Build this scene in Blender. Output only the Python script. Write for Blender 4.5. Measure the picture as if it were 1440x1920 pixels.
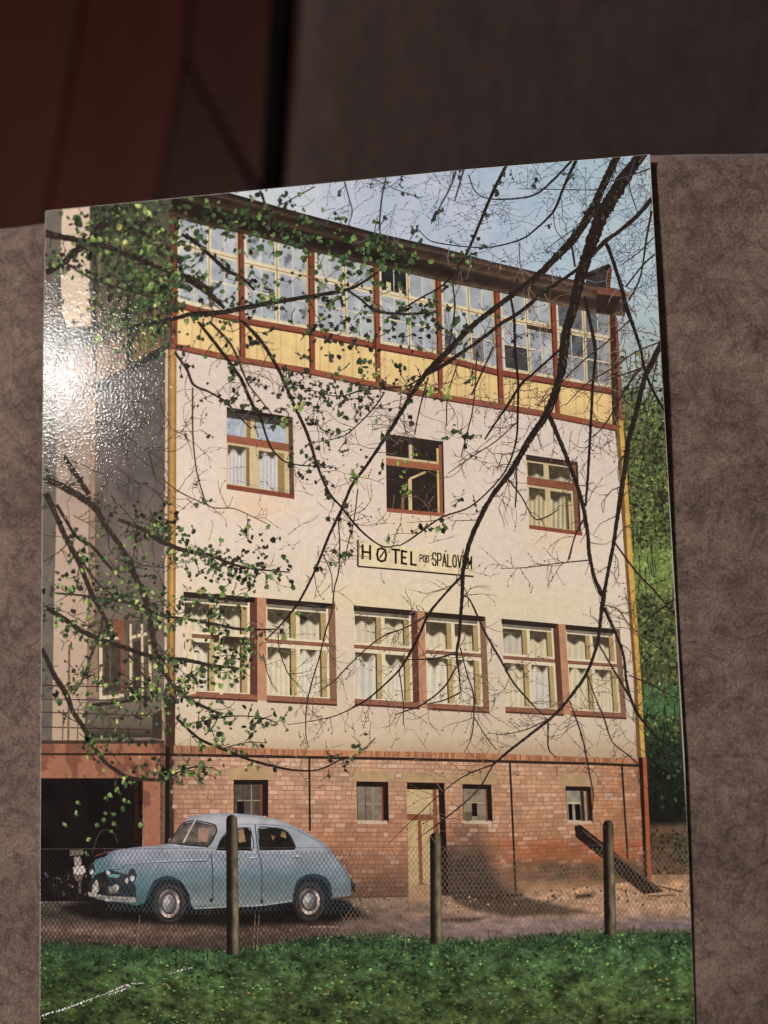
# A glossy picture postcard (an old hotel behind spring branches) lying on a brown suede sofa cushion, lit by one room lamp.
import bpy, math, random
import numpy as np
from mathutils import Matrix, Vector
random.seed(7); rng = np.random.default_rng(7)
S = bpy.context.scene
for o in list(bpy.data.objects): bpy.data.objects.remove(o)

# ------------------------------------------------------------------ camera
CAM = Vector((0.02565228, 0.00733488, 0.12979977))
Rcv = np.array([[0.98987139, -0.02507901, -0.13973431], [-0.03557512, -0.99668768, -0.07313062], [-0.13743743, 0.07736097, -0.9874848]])
cd = bpy.data.cameras.new('camera'); cam = bpy.data.objects.new('camera', cd); S.collection.objects.link(cam)
m3 = Rcv.T @ np.diag([1, -1, -1])
cam.matrix_world = Matrix.Translation(CAM) @ Matrix([list(map(float, r)) for r in m3]).to_4x4()
cd.sensor_fit = 'VERTICAL'; cd.sensor_height = 36; cd.lens = 1500/1920*36
cd.clip_start = 0.01; cd.clip_end = 20
cd.dof.use_dof = True; cd.dof.focus_distance = 0.130; cd.dof.aperture_fstop = 8.5
S.camera = cam
# ------------------------------------------------------------------ room light: one lamp up on the left, dim room around
W = bpy.data.worlds.new('World'); S.world = W; W.use_nodes = True
bg = W.node_tree.nodes['Background']; bg.inputs[0].default_value = (1.0, .86, .76, 1); bg.inputs[1].default_value = .105
ld = bpy.data.lights.new('room_lamp', 'AREA'); ld.shape = 'DISK'; ld.size = .075; ld.energy = 5.1; ld.color = (1, .955, .905)
lamp = bpy.data.objects.new('room_lamp', ld); S.collection.objects.link(lamp)
lamp.location = (-0.353, 0.186, 0.50)
lamp.rotation_euler = (Vector((0, 0, 0)) - lamp.location).to_track_quat('-Z', 'Y').to_euler()
S.view_settings.view_transform = 'Standard'; S.view_settings.look = 'None'; S.view_settings.exposure = 0; S.view_settings.gamma = 1
S.render.engine = 'CYCLES'

# ------------------------------------------------------------------ helpers
def lin(c):
    c = np.asarray(c, float)/255.; return np.where(c <= .04045, c/12.92, ((c+.055)/1.055)**2.4)
def L1(r, g, b): return tuple(float(v) for v in lin((r, g, b)))+(1.,)
# image pixel coordinates (image 1440 pixels wide) -> metres on the card, through the solved camera
HM = np.array([[1.00784694e-04, -2.09222222e-06, -6.19806491e-02], [-1.70199333e-06, -9.83151247e-05, 1.15393155e-01], [1.06633789e-04, 5.58073025e-05, 1.0]])
def px2card(p):
    p = np.asarray(p, float).reshape(-1, 2); q = np.c_[p, np.ones(len(p))] @ HM.T
    return q[:, :2]/q[:, 2:3]
def onplane(x, y, z):      # the same image pixel carried along its camera ray to another height
    c = np.array(CAM); a = px2card([(x, y)])[0]; a = np.array([a[0], a[1], 0.]); d = a-c
    return c+d*((z-c[2])/d[2])
def mat(name):
    m = bpy.data.materials.new(name); m.use_nodes = True; nt = m.node_tree
    return m, nt, nt.nodes['Principled BSDF']
def N(nt, t, **k):
    n = nt.nodes.new(t)
    for a, v in k.items():
        if a in n.inputs.keys(): n.inputs[a].default_value = v
        else: setattr(n, a, v)
    return n
def vnoise(x, y, s, seed=0):
    x = np.asarray(x)/s+seed*17.3; y = np.asarray(y)/s+seed*9.1
    xi = np.floor(x).astype(int); yi = np.floor(y).astype(int); fx = x-xi; fy = y-yi
    fx = fx*fx*(3-2*fx); fy = fy*fy*(3-2*fy)
    def h(a, b):
        n = (a*374761393+b*668265263+seed*982451653) & 0x7fffffff
        n = ((n ^ (n >> 13))*1274126177) & 0x7fffffff
        return ((n ^ (n >> 16)) & 0xffff)/65535.
    return (h(xi, yi)*(1-fx)+h(xi+1, yi)*fx)*(1-fy)+(h(xi, yi+1)*(1-fx)+h(xi+1, yi+1)*fx)*fy
def fbm(x, y, s, seed=0): return (vnoise(x, y, s, seed)*.5+vnoise(x, y, s/2.1, seed+1)*.3+vnoise(x, y, s/4.3, seed+2)*.2)-.5

# ------------------------------------------------------------------ materials
def print_material():
    m, nt, b = mat('glossy_print'); tc = N(nt, 'ShaderNodeTexCoord')
    at = N(nt, 'ShaderNodeVertexColor', layer_name='ink')
    g = N(nt, 'ShaderNodeTexNoise', Scale=5200.0, Detail=3.0, Roughness=.7); nt.links.new(tc.outputs['Object'], g.inputs['Vector'])
    g2 = N(nt, 'ShaderNodeTexNoise', Scale=900.0, Detail=4.0, Roughness=.6); nt.links.new(tc.outputs['Object'], g2.inputs['Vector'])
    r = N(nt, 'ShaderNodeMapRange'); r.inputs[1].default_value = .3; r.inputs[2].default_value = .7; r.inputs[3].default_value = .84; r.inputs[4].default_value = 1.16
    nt.links.new(g.outputs[0], r.inputs[0])
    r2 = N(nt, 'ShaderNodeMapRange'); r2.inputs[1].default_value = .3; r2.inputs[2].default_value = .7; r2.inputs[3].default_value = .94; r2.inputs[4].default_value = 1.06
    nt.links.new(g2.outputs[0], r2.inputs[0])
    mm = N(nt, 'ShaderNodeMath', operation='MULTIPLY'); nt.links.new(r.outputs[0], mm.inputs[0]); nt.links.new(r2.outputs[0], mm.inputs[1])
    mx = N(nt, 'ShaderNodeMix', data_type='RGBA', blend_type='MULTIPLY'); mx.inputs[0].default_value = 1
    nt.links.new(at.outputs[0], mx.inputs[6]); nt.links.new(mm.outputs[0], mx.inputs[7]); nt.links.new(mx.outputs[2], b.inputs['Base Color'])
    # pebbled lacquer
    v = N(nt, 'ShaderNodeTexNoise', Scale=2200.0, Detail=1.5, Roughness=.5); nt.links.new(tc.outputs['Object'], v.inputs['Vector'])
    bp = N(nt, 'ShaderNodeBump', Strength=1.0, Distance=.000036); nt.links.new(v.outputs[0], bp.inputs['Height'])
    nt.links.new(bp.outputs[0], b.inputs['Normal'])
    b.inputs['Roughness'].default_value = .06; b.inputs['Specular IOR Level'].default_value = .05
    return m
PRINT = print_material()
def paper_material():
    m, nt, b = mat('card_paper'); b.inputs['Base Color'].default_value = (.46, .43, .39, 1); b.inputs['Roughness'].default_value = .8
    n = N(nt, 'ShaderNodeTexNoise', Scale=2500.0); bp = N(nt, 'ShaderNodeBump', Strength=.5, Distance=.000036)
    tc = N(nt, 'ShaderNodeTexCoord'); nt.links.new(tc.outputs['Object'], n.inputs['Vector']); nt.links.new(n.outputs[0], bp.inputs['Height']); nt.links.new(bp.outputs[0], b.inputs['Normal'])
    return m
PAPER = paper_material()
def suede_material(name, c0, c1, cd_, stretch=(1, 1, 1), speck=1.0):
    m, nt, b = mat(name); tc = N(nt, 'ShaderNodeTexCoord'); mp = N(nt, 'ShaderNodeMapping'); mp.inputs['Scale'].default_value = stretch
    nt.links.new(tc.outputs['Object'], mp.inputs[0]); P = mp.outputs[0]
    def noise(sc, det, ro=.6):
        n = N(nt, 'ShaderNodeTexNoise', Scale=sc, Detail=det, Roughness=ro); nt.links.new(P, n.inputs['Vector']); return n.outputs[0]
    big = noise(70., 5., .65); mid = noise(420., 4., .65); fine = noise(2600., 3., .7); sp = noise(1500., 3., .75)
    a = N(nt, 'ShaderNodeMath', operation='MULTIPLY_ADD'); nt.links.new(mid, a.inputs[0]); a.inputs[1].default_value = .8; nt.links.new(big, a.inputs[2])
    a2 = N(nt, 'ShaderNodeMath', operation='MULTIPLY_ADD'); nt.links.new(fine, a2.inputs[0]); a2.inputs[1].default_value = 1.2; nt.links.new(a.outputs[0], a2.inputs[2])
    hv = N(nt, 'ShaderNodeMath', operation='MULTIPLY'); nt.links.new(a2.outputs[0], hv.inputs[0]); hv.inputs[1].default_value = .333
    cr = N(nt, 'ShaderNodeValToRGB'); nt.links.new(hv.outputs[0], cr.inputs[0]); el = cr.color_ramp.elements
    el[0].position = .36; el[0].color = cd_; el[1].position = .62; el[1].color = c1; e = el.new(.49); e.color = c0
    wv = N(nt, 'ShaderNodeTexNoise', Scale=95., Detail=3.5, Roughness=.6, Distortion=1.2); nt.links.new(P, wv.inputs['Vector'])
    vd = N(nt, 'ShaderNodeMath', operation='SUBTRACT'); nt.links.new(wv.outputs[0], vd.inputs[0]); vd.inputs[1].default_value = .5
    va = N(nt, 'ShaderNodeMath', operation='ABSOLUTE'); nt.links.new(vd.outputs[0], va.inputs[0])
    vr = N(nt, 'ShaderNodeMapRange'); nt.links.new(va.outputs[0], vr.inputs[0]); vr.inputs[1].default_value = 0; vr.inputs[2].default_value = .035; vr.inputs[3].default_value = .68; vr.inputs[4].default_value = 1.0
    vm = N(nt, 'ShaderNodeMix', data_type='RGBA', blend_type='MULTIPLY'); vm.inputs[0].default_value = 1; nt.links.new(cr.outputs[0], vm.inputs[6]); nt.links.new(vr.outputs[0], vm.inputs[7])
    s = N(nt, 'ShaderNodeMapRange'); nt.links.new(sp, s.inputs[0]); s.inputs[1].default_value = .58; s.inputs[2].default_value = .70; s.inputs[3].default_value = 0; s.inputs[4].default_value = .75*speck
    mx = N(nt, 'ShaderNodeMix', data_type='RGBA'); nt.links.new(s.outputs[0], mx.inputs[0]); nt.links.new(vm.outputs[2], mx.inputs[6]); mx.inputs[7].default_value = (cd_[0]*.55, cd_[1]*.55, cd_[2]*.55, 1)
    nt.links.new(mx.outputs[2], b.inputs['Base Color']); b.inputs['Roughness'].default_value = .95; b.inputs['Specular IOR Level'].default_value = .15
    b.inputs['Sheen Weight'].default_value = .12; b.inputs['Sheen Roughness'].default_value = .5
    bp = N(nt, 'ShaderNodeBump', Strength=.8, Distance=.00018); nt.links.new(a2.outputs[0], bp.inputs['Height']); nt.links.new(bp.outputs[0], b.inputs['Normal'])
    return m
SUEDE = suede_material('suede', L1(96, 79, 71), L1(125, 105, 94), L1(56, 44, 39))
SUEDE_SHADED = suede_material('suede_back_shaded', L1(55, 43, 40), L1(66, 52, 49), L1(44, 34, 32), (1.6, .55, 1), .2)  # same suede as the seat, its shade put into darker colours
def wood_material(name, ca, cb):
    m, nt, b = mat(name); tc = N(nt, 'ShaderNodeTexCoord'); mp = N(nt, 'ShaderNodeMapping'); mp.inputs['Scale'].default_value = (1, .09, 1); nt.links.new(tc.outputs['Object'], mp.inputs[0])
    n = N(nt, 'ShaderNodeTexNoise', Scale=16., Detail=6., Roughness=.6, Distortion=.6); nt.links.new(mp.outputs[0], n.inputs['Vector'])
    cr = N(nt, 'ShaderNodeValToRGB'); cr.color_ramp.elements[0].position = .32; cr.color_ramp.elements[1].position = .68; cr.color_ramp.elements[0].color = ca; cr.color_ramp.elements[1].color = cb
    nt.links.new(n.outputs[0], cr.inputs[0]); nt.links.new(cr.outputs[0], b.inputs['Base Color']); b.inputs['Roughness'].default_value = .55; b.inputs['Specular IOR Level'].default_value = .25
    return m
def plain_material(name, c, rough=.8):
    m, nt, b = mat(name); n = N(nt, 'ShaderNodeTexNoise', Scale=300.); tc = N(nt, 'ShaderNodeTexCoord'); nt.links.new(tc.outputs['Object'], n.inputs['Vector'])
    cr = N(nt, 'ShaderNodeValToRGB'); cr.color_ramp.elements[0].color = tuple(v*.7 for v in c[:3])+(1,); cr.color_ramp.elements[1].color = c
    nt.links.new(n.outputs[0], cr.inputs[0]); nt.links.new(cr.outputs[0], b.inputs['Base Color']); b.inputs['Roughness'].default_value = rough; b.inputs['Specular IOR Level'].default_value = .05
    return m

def mesh_object(name, verts, faces, material, parent=None, smooth=False):
    me = bpy.data.meshes.new(name); me.from_pydata([tuple(map(float, v)) for v in verts], [], faces); me.materials.append(material)
    if smooth: me.shade_smooth()
    o = bpy.data.objects.new(name, me); S.collection.objects.link(o); o.parent = parent
    return o
def tag(o, label=None, cat=None, kind=None, group=None):
    for k, v in (('label', label), ('category', cat), ('kind', kind), ('group', group)):
        if v: o[k] = v
    return o

# ------------------------------------------------------------------ floor far below (wooden boards)
FZ = -.42
fl = mesh_object('floor', [(-1.6, -1.2, FZ-.03), (1.6, -1.2, FZ-.03), (1.6, 2.2, FZ-.03), (-1.6, 2.2, FZ-.03)], [(0, 1, 2, 3)], plain_material('subfloor', (.004, .003, .003, 1)))
tag(fl, kind='structure')
def board(pts, za, mt):
    p = [onplane(x, y, za) for x, y in pts]
    n = len(p); v = [tuple(q) for q in p]+[(q[0], q[1], q[2]-.02) for q in p]
    f = [tuple(range(n))]+[(i, i+n, (i+1) % n+n, (i+1) % n) for i in range(n)]
    o = mesh_object('floorboard', v, f, mt, fl)
    a = np.array(v)[:n]
    if sum(a[i][0]*a[(i+1) % n][1]-a[(i+1) % n][0]*a[i][1] for i in range(n)) < 0: o.data.flip_normals()
    return o
wa = wood_material('wood_a', L1(52, 21, 8), L1(68, 28, 10)); wb = wood_material('wood_b', L1(54, 15, 5), L1(74, 23, 8)); wc = wood_material('wood_c', L1(40, 14, 7), L1(50, 18, 9))
wd = wood_material('wood_d', L1(44, 16, 8), L1(56, 21, 10))  # board outlines and differing wood tones mostly paint in shadow edges
board([(-700, -700), (250, -700), (143, 75), (70, 480), (20, 900), (-700, 900)], FZ, wa)
board([(254, -700), (420, -700), (344, 100), (292, 380), (200, 900), (24, 900), (74, 480), (147, 75)], FZ-.004, wb)
board([(424, -700), (640, -700), (560, 480), (350, 112)], FZ-.002, wd)
board([(347, 120), (545, 484), (520, 900), (205, 900), (297, 380)], FZ-.006, wc)

# ------------------------------------------------------------------ sofa cushion under the card (pillow edge rolls away at the top)
def cushion():
    nx, ny = 120, 110; vs = []; fs = []
    ep = np.array([onplane(x, y, -.004) for x, y in ((-1200, 560), (0, 437), (88, 426), (600, 368), (1222, 299), (1330, 293), (1440, 290), (2600, 262))])
    rr = .005
    prof = []                                             # (distance from the edge towards the viewer, drop)
    for t in np.linspace(0, .36, 70): prof.append((t, 0))
    for a in np.linspace(0, math.pi/2, 16)[1:]: prof.insert(0, (rr*(1-math.sin(a))-rr, -rr*(1-math.cos(a))))
    prof.insert(0, (-rr, -.30)); prof.append((.36, -.30))
    xs = np.linspace(-.42, .42, nx)
    for t, d in prof:
        for x in xs:
            ye = float(np.interp(x, ep[:, 0], ep[:, 1]))-rr*.75+.00025*math.sin(x*140+1)
            y = ye-t
            gap = .0006+.0014/(1+math.exp(-(y-.018)/.012))*(1/(1+math.exp(-(x-.0)/.02))*.75+.25)
            z = -gap+d+.0004*math.sin(x*47+y*31)*math.sin(y*55)
            vs.append((x, y, z))
    for j in range(len(prof)-1):
        for i in range(nx-1):
            a = j*nx+i; fs.append((a, a+nx, a+nx+1, a+1))
    o = mesh_object('sofa_cushion', vs, fs, SUEDE, None, True)
    return tag(o, 'brown mottled suede sofa seat cushion lying right under the postcard', 'cushion')
cushion()
# ------------------------------------------------------------------ backrest beyond it, out of focus
def backrest():
    e = bpy.data.objects.new('back_cushion', None); S.collection.objects.link(e); e.location = tuple(onplane(800, 340, -.2))
    tag(e, 'dim brown fabric back cushion with a black edge strip, blurred beyond the cushion', 'cushion')
    bpy.context.view_layer.update(); off = np.array(e.location)
    z0 = -.17
    bl = onplane(518, 420, z0); br = onplane(2300, 300, z0); tl = onplane(572, -500, z0); tr = onplane(2300, -500, z0)
    tl[2] += .07; tr[2] += .07
    # follow the sight lines so that the edge keeps its course when the top rises
    tl = onplane(577, -420, z0+.06); tr = onplane(2300, -420, z0+.06)
    nx, ny = 60, 40; vs = []; fs = []
    for j in range(ny+1):
        for i in range(nx+1):
            u, v = i/nx, j/ny
            p = (bl*(1-u)+br*u)*(1-v)+(tl*(1-u)+tr*u)*v
            p = p+np.array([0, 0, .0015*math.sin(p[0]*60+p[1]*35)-.012*max(0, 1-u*14)**2])
            vs.append(p-off)
    for j in range(ny):
        for i in range(nx):
            a = j*(nx+1)+i; fs.append((a, a+1, a+nx+2, a+nx+1))
    mesh_object('cover', vs, fs, SUEDE_SHADED, e, True)
    # black edge strip, a thin round bar along the left side
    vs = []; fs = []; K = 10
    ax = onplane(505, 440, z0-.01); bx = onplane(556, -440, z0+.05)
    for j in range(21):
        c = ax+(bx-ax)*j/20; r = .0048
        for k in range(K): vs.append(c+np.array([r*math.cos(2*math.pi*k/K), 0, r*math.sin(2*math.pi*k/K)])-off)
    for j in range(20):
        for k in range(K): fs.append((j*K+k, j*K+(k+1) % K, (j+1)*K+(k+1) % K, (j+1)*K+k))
    mesh_object('edge_strip', vs, fs, plain_material('black_strip', (.0022, .0015, .0014, 1), .9), e, True)
backrest()

# ------------------------------------------------------------------ the postcard
TOPE = [(86, 396), (505, 354.5), (880, 317.5), (1218, 290)]
RIGE = [(1238.6, 660), (1262, 1060), (1282.5, 1420), (1297, 1780), (1302, 1920), (1304, 2030)]
LEFE = [(75, 2030), (75.5, 1640), (77, 1400), (80, 900), (82, 640)]
CARD = np.array(TOPE+RIGE+LEFE, float)                    # clockwise in image pixel axes (y down)
CEN = CARD.mean(0)
CN = []
for i in range(len(CARD)):
    a = CARD[i]; b = CARD[(i+1) % len(CARD)]; d = b-a; n = np.array([-d[1], d[0]]); n /= np.hypot(*n)
    if n @ (CEN-a) < 0: n = -n
    CN.append((n, n @ a))
CNn = np.array([n for n, _ in CN]); CNd = np.array([d for _, d in CN])
def halfclip(p, n, d):
    s = p @ n-d
    if (s >= 0).all(): return p
    if (s < 0).all(): return p[:0]
    out = []
    for i in range(len(p)):
        j = (i+1) % len(p)
        if s[i] >= 0: out.append(p[i])
        if (s[i] >= 0) != (s[j] >= 0):
            t = s[i]/(s[i]-s[j]); out.append(p[i]+t*(p[j]-p[i]))
    return np.array(out).reshape(-1, 2)
def cardclip(p):
    p = np.asarray(p, float)
    s = p @ CNn.T-CNd
    if (s >= 0).all(): return p
    for k in range(len(CNn)):
        if (s[:, k] < 0).any():
            p = halfclip(p, CNn[k], CNd[k])
            if len(p) < 3: return p[:0]
    return p

def card_stock():
    o2 = CEN+(CARD-CEN)*np.array([1.0011, 1.0008])
    a = px2card(o2); n = len(a); T = .0004
    v = [(x, y, -2e-5) for x, y in a]+[(x, y, -T) for x, y in a]
    f = [tuple(range(n))[::-1], tuple(range(n, 2*n))]+[(i, (i+1) % n, (i+1) % n+n, i+n) for i in range(n)]
    o = mesh_object('postcard', v, f, PAPER)
    return tag(o, 'glossy colour picture postcard of an old hotel with a pale blue car', 'postcard')
POST = card_stock()
SAT = .84; LIFT = 3.; LZ = [0.0]; GAP = 3e-7; ALL = []
class Ink:
    """one printed area: flat inked shapes on the card"""
    def __init__(s, name, parent=None, label=None, kind=None):
        s.name = name; s.parent = parent; s.v = []; s.f = []; s.c = []; s.z = LZ[0]; LZ[0] += GAP; s.label = label; s.kind = kind; s.obj = None
        ALL.append(s)
    def poly(s, pts, col):
        p0 = np.asarray(pts, float); p = cardclip(p0)
        if len(p) < 3: return
        b = len(s.v); col = np.asarray(col, float)
        s.v.extend(map(tuple, p)); s.f.append(tuple(range(b, b+len(p))))
        if col.ndim == 1: s.c.extend([tuple(col)]*len(p))
        else:
            if len(p) != len(col): col = np.repeat(col.mean(0)[None], len(p), 0)
            s.c.extend(map(tuple, col))
    def fill(s, pts, fn, step=6.):
        p = cardclip(pts)
        if len(p) < 3: return
        x0, y0 = p.min(0); x1, y1 = p.max(0); b = len(s.v); V = []
        nx = max(1, int(math.ceil((x1-x0)/step))); ny = max(1, int(math.ceil((y1-y0)/step)))
        for i in range(nx):
            xa = x0+(x1-x0)*i/nx; xb = x0+(x1-x0)*(i+1)/nx
            q = halfclip(halfclip(p, np.array([1., 0]), xa), np.array([-1., 0]), -xb) if nx > 1 else p
            if len(q) < 3: continue
            for j in range(ny):
                ya = y0+(y1-y0)*j/ny; yb = y0+(y1-y0)*(j+1)/ny
                if q[:, 1].max() <= ya or q[:, 1].min() >= yb: continue
                r = halfclip(halfclip(q, np.array([0, 1.]), ya), np.array([0, -1.]), -yb) if ny > 1 else q
                if len(r) < 3: continue
                s.f.append(tuple(range(b+len(V), b+len(V)+len(r)))); V.extend(map(tuple, r))
        if not V: return
        A = np.array(V); C = np.clip(fn(A[:, 0], A[:, 1]), 0, 255)
        s.v.extend(V); s.c.extend(map(tuple, C))
    def ribbon(s, pts, ws, col, seg=5., rough=.0):
        P_, Wd = smooth(pts, ws, seg)
        if len(P_) < 2: return
        d = np.gradient(P_, axis=0); d /= np.maximum(1e-6, np.hypot(d[:, 0], d[:, 1]))[:, None]; n = np.c_[-d[:, 1], d[:, 0]]
        wl = Wd/2*(1+rough*(rng.random(len(P_))-.5)); wr = Wd/2*(1+rough*(rng.random(len(P_))-.5))
        A = P_+n*wl[:, None]; B = P_-n*wr[:, None]; col = np.asarray(col, float)
        for i in range(len(P_)-1):
            k = 1+.22*(random.random()-.5)
            s.poly([A[i], A[i+1], B[i+1], B[i]], col*k)
    def build(s):
        if not s.f: return None
        a = px2card(np.array(s.v)); nf = len(s.f); z = np.empty(len(a))
        for i, f in enumerate(s.f):
            z[list(f)] = s.z+GAP*.8*i/nf
        me = bpy.data.meshes.new(s.name); me.from_pydata(np.c_[a, z].tolist(), [], [f[::-1] for f in s.f])
        ca = me.color_attributes.new('ink', 'FLOAT_COLOR', 'POINT')
        C = np.clip(np.array(s.c), 0, 255); gy = C @ np.array([.3, .59, .11]); C = gy[:, None]+(C-gy[:, None])*SAT; C = lin(LIFT+C*(1-LIFT/255.)); ca.data.foreach_set('color', np.c_[C, np.ones(len(C))].astype(np.float32).ravel())
        me.materials.append(PRINT)
        bad = [p.index for p in me.polygons if p.normal.z < 0]
        if bad:
            import bmesh
            bm = bmesh.new(); bm.from_mesh(me); bm.faces.ensure_lookup_table()
            bmesh.ops.reverse_faces(bm, faces=[bm.faces[i] for i in bad]); bm.to_mesh(me); bm.free()
        o = bpy.data.objects.new(s.name, me); S.collection.objects.link(o); s.obj = o
        o.parent = (s.parent.obj if isinstance(s.parent, Ink) else s.parent) or POST
        if s.label: o['label'] = s.label
        if s.kind: o['kind'] = s.kind
        return o
def smooth(pts, ws, seg):
    P_ = np.asarray(pts, float); ws = np.asarray(ws, float) if np.ndim(ws) else np.full(len(P_), float(ws))
    if len(ws) != len(P_): ws = np.interp(np.linspace(0, 1, len(P_)), np.linspace(0, 1, len(ws)), ws)
    E = np.vstack([2*P_[0]-P_[1], P_, 2*P_[-1]-P_[-2]]); out = []; wo = []
    for i in range(len(P_)-1):
        p0, p1, p2, p3 = E[i:i+4]; n = max(1, int(np.hypot(*(p2-p1))/seg))
        for k in range(n):
            t = k/n; out.append(.5*((2*p1)+(-p0+p2)*t+(2*p0-5*p1+4*p2-p3)*t*t+(-p0+3*p1-3*p2+p3)*t**3)); wo.append(ws[i]*(1-t)+ws[i+1]*t)
    out.append(P_[-1]); wo.append(ws[-1])
    return np.array(out), np.array(wo)
def ramp(stops, t):
    xs = [a for a, _ in stops]; cs = np.array([c for _, c in stops], float); t = np.asarray(t, float)
    return np.stack([np.interp(t, xs, cs[:, k]) for k in range(3)], -1)
def flat(c, amp=.06, s=14, seed=3):
    c = np.array(c, float)
    return lambda x, y: c[None]*(1+amp*2*fbm(x, y, s, seed))[:, None]
def quadmap(q):
    q = np.asarray(q, float)                              # TL TR BR BL
    def f(u, v):
        u = np.asarray(u, float)[..., None]; v = np.asarray(v, float)[..., None]
        return (q[0]*(1-u)+q[1]*u)*(1-v)+(q[3]*(1-u)+q[2]*u)*v
    return f
def rect(ink, qm, u0, v0, u1, v1, col, amp=.05, step=7):
    p = qm(np.array([u0, u1, u1, u0]), np.array([v0, v0, v1, v1])); ink.fill(p, flat(col, amp, 9, int(abs(u0*31+v0*17)*10) % 50), step)
def crv(pts):
    xs = [p[0] for p in pts]; ys = [p[1] for p in pts]
    return lambda x: np.interp(x, xs, ys)
def leaf(ink, x, y, r, col, a=None, spiky=True, e=None, var=.3):
    n = random.choice((5, 6, 7, 8)) if spiky else 7; a = random.random()*6.28 if a is None else a; e = random.uniform(.5, 1) if e is None else e
    ca, sa = math.cos(a), math.sin(a); pts = []
    for k in range(n):
        t = 6.283*k/n+random.uniform(-.25, .25); rr = r*(random.uniform(.55, 1.3) if spiky else random.uniform(.8, 1.15))
        u, v = math.cos(t)*rr, math.sin(t)*rr*e
        pts.append((x+u*ca-v*sa, y+u*sa+v*ca))
    c = np.asarray(col, float)*random.uniform(.8, 1.2)
    g = random.random()*6.28
    ink.poly(pts, np.array([c*(1+var*math.cos(6.283*k/n+a-g)+random.uniform(-.1, .1)) for k in range(n)]))

# ================================================================== the printed picture
# ---- sky
sky = Ink('printed_sky')
def skyc(x, y):
    b = ramp([(400, (196, 205, 205)), (560, (188, 198, 212)), (720, (180, 191, 213)), (900, (178, 193, 216)), (1060, (168, 196, 216)), (1250, (178, 203, 214))], x)
    t = np.clip((y-300)/420, 0, 1)[:, None]
    b = b*(1-t*.3)+np.array([206, 212, 222])*t*.3
    g = fbm(x, y, 46, 5)[:, None]; b = b+g*np.array([34, 22, 10])
    d = np.clip((y-560)/250, 0, 1)[:, None]; b = b*(1-d)+np.array([150, 165, 150])*d
    return b*.95
sky.fill([(60, 270), (1330, 270), (1330, 860), (60, 860)], skyc, 9)
# ---- hillside at the right of the house
hill = Ink('printed_hillside', kind='stuff')
def hillc(x, y):
    b = ramp([(640, (140, 152, 138)), (720, (118, 134, 100)), (800, (92, 112, 58)), (950, (84, 102, 52)), (1040, (104, 130, 60)), (1075, (118, 150, 66)), (1110, (104, 118, 66)), (1150, (84, 100, 54)), (1280, (76, 92, 50)), (1305, (72, 118, 62)), (1340, (66, 104, 58)), (1390, (44, 60, 38)), (1460, (30, 38, 28)), (1540, (30, 32, 26)), (1552, (96, 78, 56)), (1600, (80, 62, 44)), (1660, (104, 80, 60)), (1700, (150, 118, 96))], y)
    return b*np.array([1., .92, .95])*(1+.75*fbm(x, y, 16, 8))[:, None]
hill.fill([(1130+k*6, 742+random.uniform(-22, 26)) for k in range(22)]+[(1265, 760), (1320, 1700), (1150, 1700)], hillc, 5)
for k in range(4600):
    y = random.triangular(610, 1540, 950); x = random.uniform(1150, 1305)
    if y < 760 and random.random() < (760-y)/170: continue
    r = random.random()
    if y > 1390: c = random.choice([(28, 40, 28), (40, 56, 36), (24, 28, 22), (56, 74, 46)])
    elif 1030 < y < 1115: c = random.choice([(112, 138, 64), (126, 148, 74), (96, 120, 58)])
    elif 1285 < y < 1340: c = random.choice([(70, 112, 64), (60, 98, 58), (84, 118, 66)])
    else: c = random.choice([(50, 62, 38), (64, 78, 44), (92, 108, 54), (120, 130, 62), (38, 46, 34), (82, 94, 56), (34, 38, 30), (104, 112, 66)])
    leaf(hill, x, y, random.uniform(1.8, 5.), c)
for k in range(60):
    leaf(hill, random.uniform(1262, 1300), random.uniform(1570, 1618), random.uniform(3, 6), random.choice([(44, 70, 40), (60, 92, 50), (34, 48, 30)]))
for k in range(220): leaf(hill, random.uniform(1215, 1300), random.uniform(1555, 1655), random.uniform(1.5, 4), random.choice([(60, 46, 34), (110, 88, 62), (84, 72, 46), (50, 40, 30)]))
for k in range(110):
    x = random.uniform(1170, 1290); y = random.uniform(640, 1500)
    hill.ribbon([(x, y), (x+random.uniform(-12, 12), y+random.uniform(20, 70))], [2, 1], (48, 46, 36) if y < 1300 else (22, 20, 18))
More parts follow.
